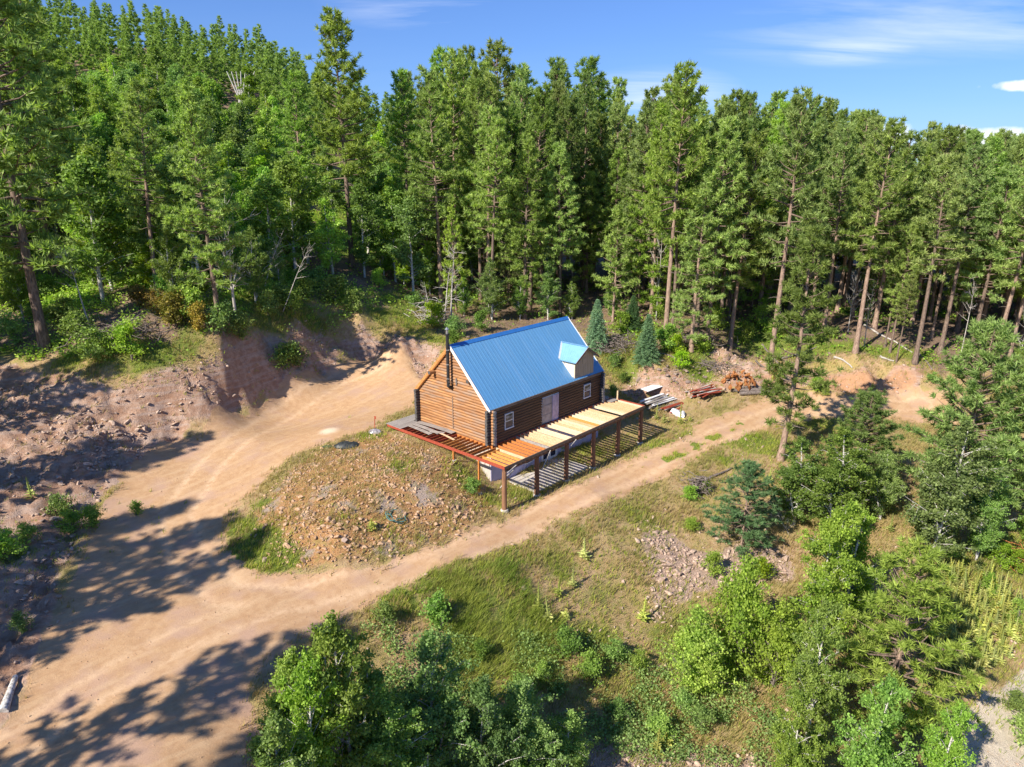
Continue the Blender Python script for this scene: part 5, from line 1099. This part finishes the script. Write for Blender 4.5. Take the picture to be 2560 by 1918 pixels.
rocks_stuff('bank_rubble', 'broken stones fallen from the cut bank', 46000, (-34, 14, 2, 46), 33, lambda x, y, m: m['bank']*(1-m['road'])*(.10+.75*(fbm(x, y, .3, 3) > .50)), M['rock'], .08, .42)
rocks_stuff('right_bank_rubble', 'grey stones of the low bank behind the lumber', 14000, (12, 46, -22, 16), 34, lambda x, y, m: m['bank']*(1-m['road'])*(.1+.7*(fbm(x, y, .4, 3) > .48)), M['rock'], .09, .45)
rocks_stuff('gravel', 'small stones scattered over the dirt driveway', 130000, NEAR, 35, lambda x, y, m: np.maximum(m['road'], m['pale'])*.12*(fbm(x, y, .25, 3) > .42), M['rock_tan'], .035, .11)
rocks_stuff('forest_stones', 'stones and clods on the forest floor', 4000, (-20, 60, -20, 80), 36, lambda x, y, m: m['forest']*.5, M['rock_dark'], .12, .5)
# individual larger rocks
def rock(kind, x, y, s, label, group):
    o = bpy.data.objects.new('rock', random.choice(RK[kind])); link(o, None, (x, y, gz(x, y)+s*.12), (random.uniform(-.4, .4), random.uniform(-.4, .4), random.uniform(0, 6.28)), (s, s*random.uniform(.8, 1.1), s*random.uniform(.7, 1.1))); tag(o, label, 'rock', group)
def rocks_poly(P, n, kind, s0, s1, label, group):
    lo, hi = P.min(0), P.max(0); c = 0
    while c < n:
        x, y = random.uniform(lo[0], hi[0]), random.uniform(lo[1], hi[1])
        if sdist(np.array([x]), np.array([y]), P)[0] > 0: rock(kind, x, y, random.uniform(s0, s1), label, group); c += 1
rocks_poly(poly([(640, 1330), (760, 1230), (900, 1180), (1000, 1230), (1150, 1260), (1200, 1290), (1000, 1360), (800, 1410), (680, 1400)]), 90, 'rock_tan', .28, .55, 'tan angular stone lying on the earth mound', 'larger stones on the earth mound')
rocks_poly(RUBBLE, 60, 'rock', .35, .7, 'pinkish angular stone in the scree below the driveway', 'larger stones in the scree')
rocks_poly(poly([(230, 1000), (420, 1000), (560, 950), (600, 1000), (440, 1080), (300, 1090), (180, 1250), (190, 1330), (60, 1500), (20, 1420), (100, 1280)]), 70, 'rock', .3, .65, 'pinkish stone on the face of the left cut bank', 'larger stones on the left cut bank')
rocks_poly(poly([(1580, 925), (1700, 918), (1780, 915), (1790, 950), (1720, 965), (1600, 960)]), 44, 'rock_dark', .3, .7, 'grey stone in the low bank above the lumber piles', 'stones of the low bank above the lumber')
for u, v, s, lab in ((1170, 845, .7, 'pale boulder at the bank corner near the chimney'), (862, 1355, .55, 'white pointed stone low on the mound'), (660, 1405, .5, 'white stone at the tip of the mound'), (1310, 1475, .6, 'flat stone on the slope edge below the drive'), (2090, 1460, .6, 'white stone under the bright aspen')):
    p = gp(u, v); rock('rock', p.x, p.y, s, lab, None)

# ================================================================== LOOSE THINGS
def pile(name, label, cat, p, n, ln, w, mat_list, rz, spread, hmax, part='board', rnd=False, jit=.12, seed=0):
    rs = random.Random(seed); root = empty(name, p); tag(root, label, cat)
    for i in range(n):
        lay = i/(n); l = ln*rs.uniform(.65, 1.1); a = rz+rs.gauss(0, jit); off = rs.uniform(-1, 1)*spread*(1-lay*.6); zz = p.z+.06+hmax*lay
        c = Vector((p.x-math.sin(rz)*off+math.cos(rz)*rs.uniform(-.4, .4), p.y+math.cos(rz)*off+math.sin(rz)*rs.uniform(-.4, .4), zz)); d = Vector((math.cos(a), math.sin(a), rs.gauss(0, .03)))*l/2
        mt = rs.choice(mat_list)
        if rnd: MB().tube([c-d, c, c+d], [w*.5, w*.55, w*.42], 8).obj(part, [mt], root)
        else: MB().bar(c-d, c+d, w*rs.uniform(.7, 1.2), .05).obj(part, [mt], root)
    return root
_rz = math.atan2(.42, 1)  # boards lie roughly along the bank
pa = gp(1625, 1000); pb = gp(1690, 1020)
def wdir(u0, v0, u1, v1): a = gp(u0, v0); c = gp(u1, v1); return math.atan2(c.y-a.y, c.x-a.x)
M['white_sheet'] = plain('white_sheet_material', (.74, .74, .76), .6, var=.1)
pile('salvage_pile', 'pile of white and grey boards right of the deck corner', 'lumber pile', gp(1645, 1010), 26, 3.4, .2, [M['greywood'], M['greywood'], M['white_sheet'], M['steel']], wdir(1600, 1035, 1690, 985), 1.3, .55, seed=1)
pile('red_board_stack', 'small stack of red and grey boards at the front of the salvage pile', 'lumber pile', gp(1685, 1022), 8, 3.0, .18, [M['red'], M['greywood'], M['red']], wdir(1640, 1040, 1710, 1000), .5, .25, seed=2)
sh = boxpart('roofing_sheet', (2.6, .9, .03), tuple(gp(1632, 992)+Vector((0, 0, .78))), M['white_sheet'], None, (.05, -.03, wdir(1600, 1015, 1665, 975))); tag(sh, 'white sheet lying on top of the salvage pile', 'sheet')
pile('red_lumber_pile', 'pile of dark red boards and poles below the stony bank', 'lumber pile', gp(1762, 990), 30, 3.2, .17, [M['red'], M['red'], M['red'], M['dead'], M['fascia']], wdir(1725, 1010, 1805, 975), 1.2, .55, jit=.2, seed=3)
pile('grey_log_pile', 'two long grey logs lying beside the rusty root pile', 'logs', gp(1895, 980), 5, 4.4, .34, [M['dead_dark']], wdir(1860, 978, 1950, 985), .5, .25, 'log', True, .06, 4)
pile('bag_pile', 'crumpled white bags at the foot of the salvage pile', 'bags', gp(1697, 1036), 5, .9, .5, [M['white_sheet']], .3, .5, .15, 'bag', True, 1.0, 5)
# rusty root clod heap
def clods(name, label, cat, p, n, R, hh, mat, s0, s1, seed=0, part='clod'):
    rs = random.Random(seed); root = empty(name, p); tag(root, label, cat); mes = [rockmesh(500+k, mat) for k in range(3)]
    for i in range(n):
        a = rs.uniform(0, 6.28); r = R*math.sqrt(rs.random()); s = rs.uniform(s0, s1)
        link(bpy.data.objects.new(part, rs.choice(mes)), root, (p.x+r*math.cos(a), p.y+r*math.sin(a), p.z+hh*(1-(r/R)**1.5)*rs.uniform(.5, 1)+.05), (rs.uniform(0, 3), rs.uniform(0, 3), rs.uniform(0, 6)), (s, s, s))
clods('root_clod_heap', 'heap of rusty orange root clods against the white sandy cut', 'dirt heap', gp(1850, 962), 46, 1.7, 1.3, M['rust_dirt'], .35, .8, 7)
# brush piles
def brush(name, label, p, n, R, mat, ln, seed=0, flat=.35):
    rs = np.random.default_rng(seed); mb = MB()
    for i in range(n):
        c = np.array([rs.normal()*R*.45, rs.normal()*R*.45, abs(rs.normal())*flat]); d = unit(rs.normal(size=3)*np.array([1, 1, .35]))*ln*rs.uniform(.4, 1); b_ = rs.normal(size=3)*.12
        mb.tube([c-d/2, c+b_, c+d/2], [.02, .035, .012], 4, 0, False)
    o = empty(name, p); c_ = mb.obj('twigs', [mat], o, tuple(p)); c_['kind'] = 'stuff'; tag(o, label, 'brush pile'); return o
brush('brush_pile', 'dark pile of dead branches between the two blue spruces', gp(1535, 868), 260, 3.2, M['dead_dark'], 2.0, 1, .55)
brush('brush_pile', 'rounded clump of grey twigs at the lower edge of the driveway', gp(1745, 1225), 220, .9, M['dead_dark'], .9, 2, .4)
brush('brush_pile', 'grey slash lying under the pines behind the right bench', gp(1730, 850), 140, 3.0, M['dead_dark'], 2.4, 3, .2)
brush('brush_pile', 'grey slash on the left bank below the yellow ferns', gp(330, 830), 200, 3.4, M['dead_dark'], 2.2, 4, .35)
brush('brush_pile', 'brown dead twigs at the edge of the bushy right pines', gp(2530, 1400), 120, 1.2, M['rust_dirt'], 1.3, 5, .5)
brush('brush_pile', 'tangle of roots on the white sandy cut', gp(1775, 915), 120, 2.0, M['dead_dark'], 1.4, 6, .2)
brush('brush_pile', 'grey dead twigs around the bleached birches by the chimney', gp(1075, 800), 160, 2.4, M['dead'], 2.2, 7, .8)
# fallen logs
def fallen(u0, v0, u1, v1, r, mat, label, nm='fallen_log', lift=0, group=None):
    a = gp(u0, v0); c = gp(u1, v1); n = 7; P = []
    for i in range(n):
        f = i/(n-1); q = a.lerp(c, f); q.z = max(q.z, gz(q.x, q.y)+r*.8) if not lift else q.z+lift*f; P.append(np.array(q-a))
    o = MB().tube(P, np.linspace(r, r*.55, n), 8).obj(nm, [mat], None, tuple(a)); tag(o, label, 'log', group)
fallen(8, 1785, 42, 1705, .2, M['birch_bark'], 'white birch log lying at the lower left edge', lift=.2)
for k, (u0, v0, u1, v1, lab) in enumerate(((2085, 895, 2130, 925, 'pale fallen pole on the bare ground left of the stout pink pine'), (2160, 815, 2280, 885, 'long pale fallen log crossing behind the forest edge trunks'), (2200, 893, 2235, 905, 'short pale pole beside the thin pole pine'), (2290, 880, 2330, 930, 'fallen pole beside the bushy pine'), (1905, 865, 1950, 915, 'fallen pole left of the white sandy cut'), (1950, 900, 2045, 870, 'leaning fallen trunk behind the roadside pine'), (1560, 770, 1590, 760, 'dark fallen log up the bench'), (1890, 905, 1930, 935, 'root sticking from the white sandy cut'), (1690, 900, 1640, 885, 'grey pole on the grassy bench'), (620, 690, 640, 720, 'pale fallen birch log in the left undergrowth'), (40, 800, 75, 815, 'fallen grey log at the left edge'), (1640, 1175, 1800, 1190, 'grey log behind the twig clump'), (2400, 1000, 2500, 1050, 'fallen grey trunk behind the bushy pines'))):
    if 'twig clump' in lab: u0, v0, u1, v1 = 1760, 1205, 1830, 1172
    fallen(u0, v0, u1, v1, .11, M['dead'] if 'pale' in lab else M['dead_dark'], lab)
# white multi-stem birch trunks high on the hill
p = gp(605, 290); r_ = empty('bare_birch_cluster', p); tag(r_, 'cluster of white bare birch stems high on the left hillside', 'birch tree')
for k in range(7):
    a = (k-3)*.16; MB().tube([(p.x+RGT[0]*.2*k, p.y+RGT[1]*.2*k, p.z-.3), (p.x+RGT[0]*(.2*k-a*0-.3), p.y+RGT[1]*(.2*k-.3), p.z+3.2), (p.x+RGT[0]*(.2*k+a*4), p.y+RGT[1]*(.2*k+a*4), p.z+7.5)], [.17, .14, .07], 6).obj('stem', [M['birch_bark']], r_)
# tarp, hose coil, stake, pipe, jerry piece
M['tarp'] = plain('black_tarp', (.035, .04, .04), .45, var=.4, scale=5)
M['green_tarp'] = plain('dark_green_cloth', (.07, .10, .05), .6)
M['hose'] = plain('blue_green_hose', (.08, .19, .18), .6)
M['flag'] = plain('red_flagging', (.42, .09, .05), .6)
def crumple(name, label, cat, p, a, c, hh, mat, seed):
    rs = np.random.default_rng(seed); n = 16; X, Y = np.meshgrid(np.linspace(-1, 1, n), np.linspace(-1, 1, n), indexing='ij'); R_ = np.hypot(X, Y); Z = np.clip(1-R_**2, 0, 1)**.6*hh*(.6+.8*vnoise(X*3+seed, Y*3, 1.6))+.02; idx_ = np.arange(n*n).reshape(n, n)
    k = R_ < 1.05+.1*rs.random((n, n)); Q = np.stack([idx_[:-1, :-1], idx_[1:, :-1], idx_[1:, 1:], idx_[:-1, 1:]], -1).reshape(-1, 4); Q = Q[k.ravel()[Q].all(1)]
    V = np.stack([X.ravel()*a, Y.ravel()*c, Z.ravel()], 1)
    o = link(bpy.data.objects.new(name, mesh_np(name, V, Q, mat, smooth=True)), None, p, (0, 0, -.75)); tag(o, label, cat)
crumple('tarp', 'black crumpled tarp at the top edge of the mound', 'tarp', gp(868, 1118), .95, .42, .32, M['tarp'], 3)
crumple('cloth', 'small dark green cloth lying on the dirt pad', 'cloth', gp(820, 1119), .42, .22, .08, M['green_tarp'], 5)
crumple('plastic_bag', 'grey plastic heap by the red stake', 'bag', gp(938, 1083), .5, .3, .25, M['film'], 7)
p = gp(988, 1298); mb = MB(); th_ = np.linspace(0, 6*math.pi, 90); rr_ = .5+.10*np.sin(th_*2.3)+.05*np.cos(th_*5)
mb.tube(np.column_stack([rr_*np.cos(th_), rr_*np.sin(th_), .1+.12*np.sin(th_*1.7)+.0*th_]), np.full(90, .028), 5, 0); o = mb.obj('hose_coil', [M['hose']], None, tuple(p)); o.rotation_euler = (.25, .25, 0); tag(o, 'tangled blue-green hose coil on the side of the mound', 'hose')
p = gp(937, 1072); r_ = empty('marker_stake', p); tag(r_, 'thin stake with red flagging beside the left end of the deck', 'stake'); MB().bar((p.x, p.y, p.z), (p.x+.05, p.y, p.z+.95), .04, .04).obj('stake_rod', [M['flag']], r_); MB().add([(p.x, p.y, p.z+.95), (p.x+.02, p.y, p.z+.7), (p.x+.08, p.y-.1, p.z+.74), (p.x+.1, p.y-.12, p.z+.95)], Q=[(0, 1, 2, 3)]).obj('flag_ribbon', [M['flag']], r_)
# ---- mullein
def mull(seed, spike=True):
    rng = np.random.default_rng(seed); mb = MB(); V = []
    for k in range(16):
        a = k*2.4; l = rng.uniform(.22, .42)*(1-.02*k); z = .04+.02*k; d = np.array([math.cos(a), math.sin(a), .45]); s = np.array([-math.sin(a), math.cos(a), 0])*.07; p = np.array([0, 0, z])
        mb.add([p, p+d*l*.55+s, p+d*l+[0, 0, -.05], p+d*l*.55-s], Q=[(0, 1, 2, 3)])
    hh = rng.uniform(.9, 1.4) if spike else .5
    mb.tube([(0, 0, 0), (0.02, .01, hh*.6), (.02, .03, hh)], [.025, .04, .012], 6, 0, False)
    for k in range(26):
        a = k*2.4; z = .25+hh*.7*k/26; l = .16*(1-k/40); d = np.array([math.cos(a), math.sin(a), .6]); s = np.array([-math.sin(a), math.cos(a), 0])*.035; p = np.array([0, 0, z]); mb.add([p, p+d*l*.5+s, p+d*l, p+d*l*.5-s], Q=[(0, 1, 2, 3)], m=1 if k > 15 and rng.random() < .3 else 0)
    return mb.mesh('mullein_plant', [M['mullein'], M['leaf_yellow']])
MU = [mull(300), mull(301), mull(302), mull(303, False)]
def mul(x, y, s, lab, grp):
    o = bpy.data.objects.new('mullein_plant', random.choice(MU)); link(o, None, (x, y, gz(x, y)-.02), (random.gauss(0, .06), random.gauss(0, .06), random.uniform(0, 6.28)), (s, s, s)); tag(o, lab, 'plant', grp)
MF = poly([(2280, 1450), (2400, 1420), (2480, 1440), (2560, 1540), (2560, 1620), (2450, 1700), (2380, 1740), (2300, 1680), (2290, 1580)])
def mlab(x, y):
    u, v, _ = proj((x, y, gz(x, y))); return ('in the upper part' if v < 1500 else 'in the middle' if v < 1600 else 'in the lower part')+' of the weed patch, '+('beside the soft bright pine' if u < 2350 else 'halfway across it' if u < 2450 else 'at its right end')
lo, hi = MF.min(0), MF.max(0); c = 0
while c < 290:
    x, y = random.uniform(lo[0], hi[0]), random.uniform(lo[1], hi[1])
    if sdist(np.array([x]), np.array([y]), MF)[0] > 0: mul(x, y, random.uniform(.75, 1.25), 'yellow-green mullein spike '+mlab(x, y), 'mullein spikes in the weed patch'); c += 1
for k, (u, v, lab) in enumerate(((1460, 1400, 'large mullein plant nearest the driveway edge'), (1395, 1490, 'silvery mullein on the middle of the slope'), (1432, 1470, 'mullein just right of the silvery one'), (1372, 1555, 'mullein spike below the silvery one'), (1415, 1550, 'pale low mullein rosette on the slope'), (1345, 1530, 'thin mullein by the tall grass'), (1605, 1555, 'small mullein among the pink stones'), (1540, 1630, 'mullein above the shaded slope'), (1640, 1890, 'mullein in the shade at the bottom'), (1665, 1870, 'second mullein in the shade at the bottom'), (1450, 1900, 'mullein at the bottom edge in deep shade'), (1660, 1060, 'weed at the front of the salvage pile'), (1640, 1050, 'weed left of the front of the salvage pile'), (1725, 1055, 'lone weed right of the white bags'), (1700, 1060, 'weed by the white bags'), (1930, 955, 'weed at the foot of the sandy cut'), (1945, 960, 'right weed at the foot of the sandy cut'), (2180, 975, 'weed at the foot of the red cut'), (2210, 985, 'right weed at the foot of the red cut'), (1920, 1210, 'tall weed left of the small clay pit'), (930, 1330, 'yellow-green weed low on the mound'), (2225, 1330, 'weed below the dark birch'), (80, 1250, 'weed on the left talus'))):
    p = gp(u, v); mul(p.x, p.y, random.uniform(.9, 1.4), lab, None)

print('tris', sum(len(m.loop_triangles) if (m.calc_loop_triangles() or True) else 0 for m in bpy.data.meshes if m.users))
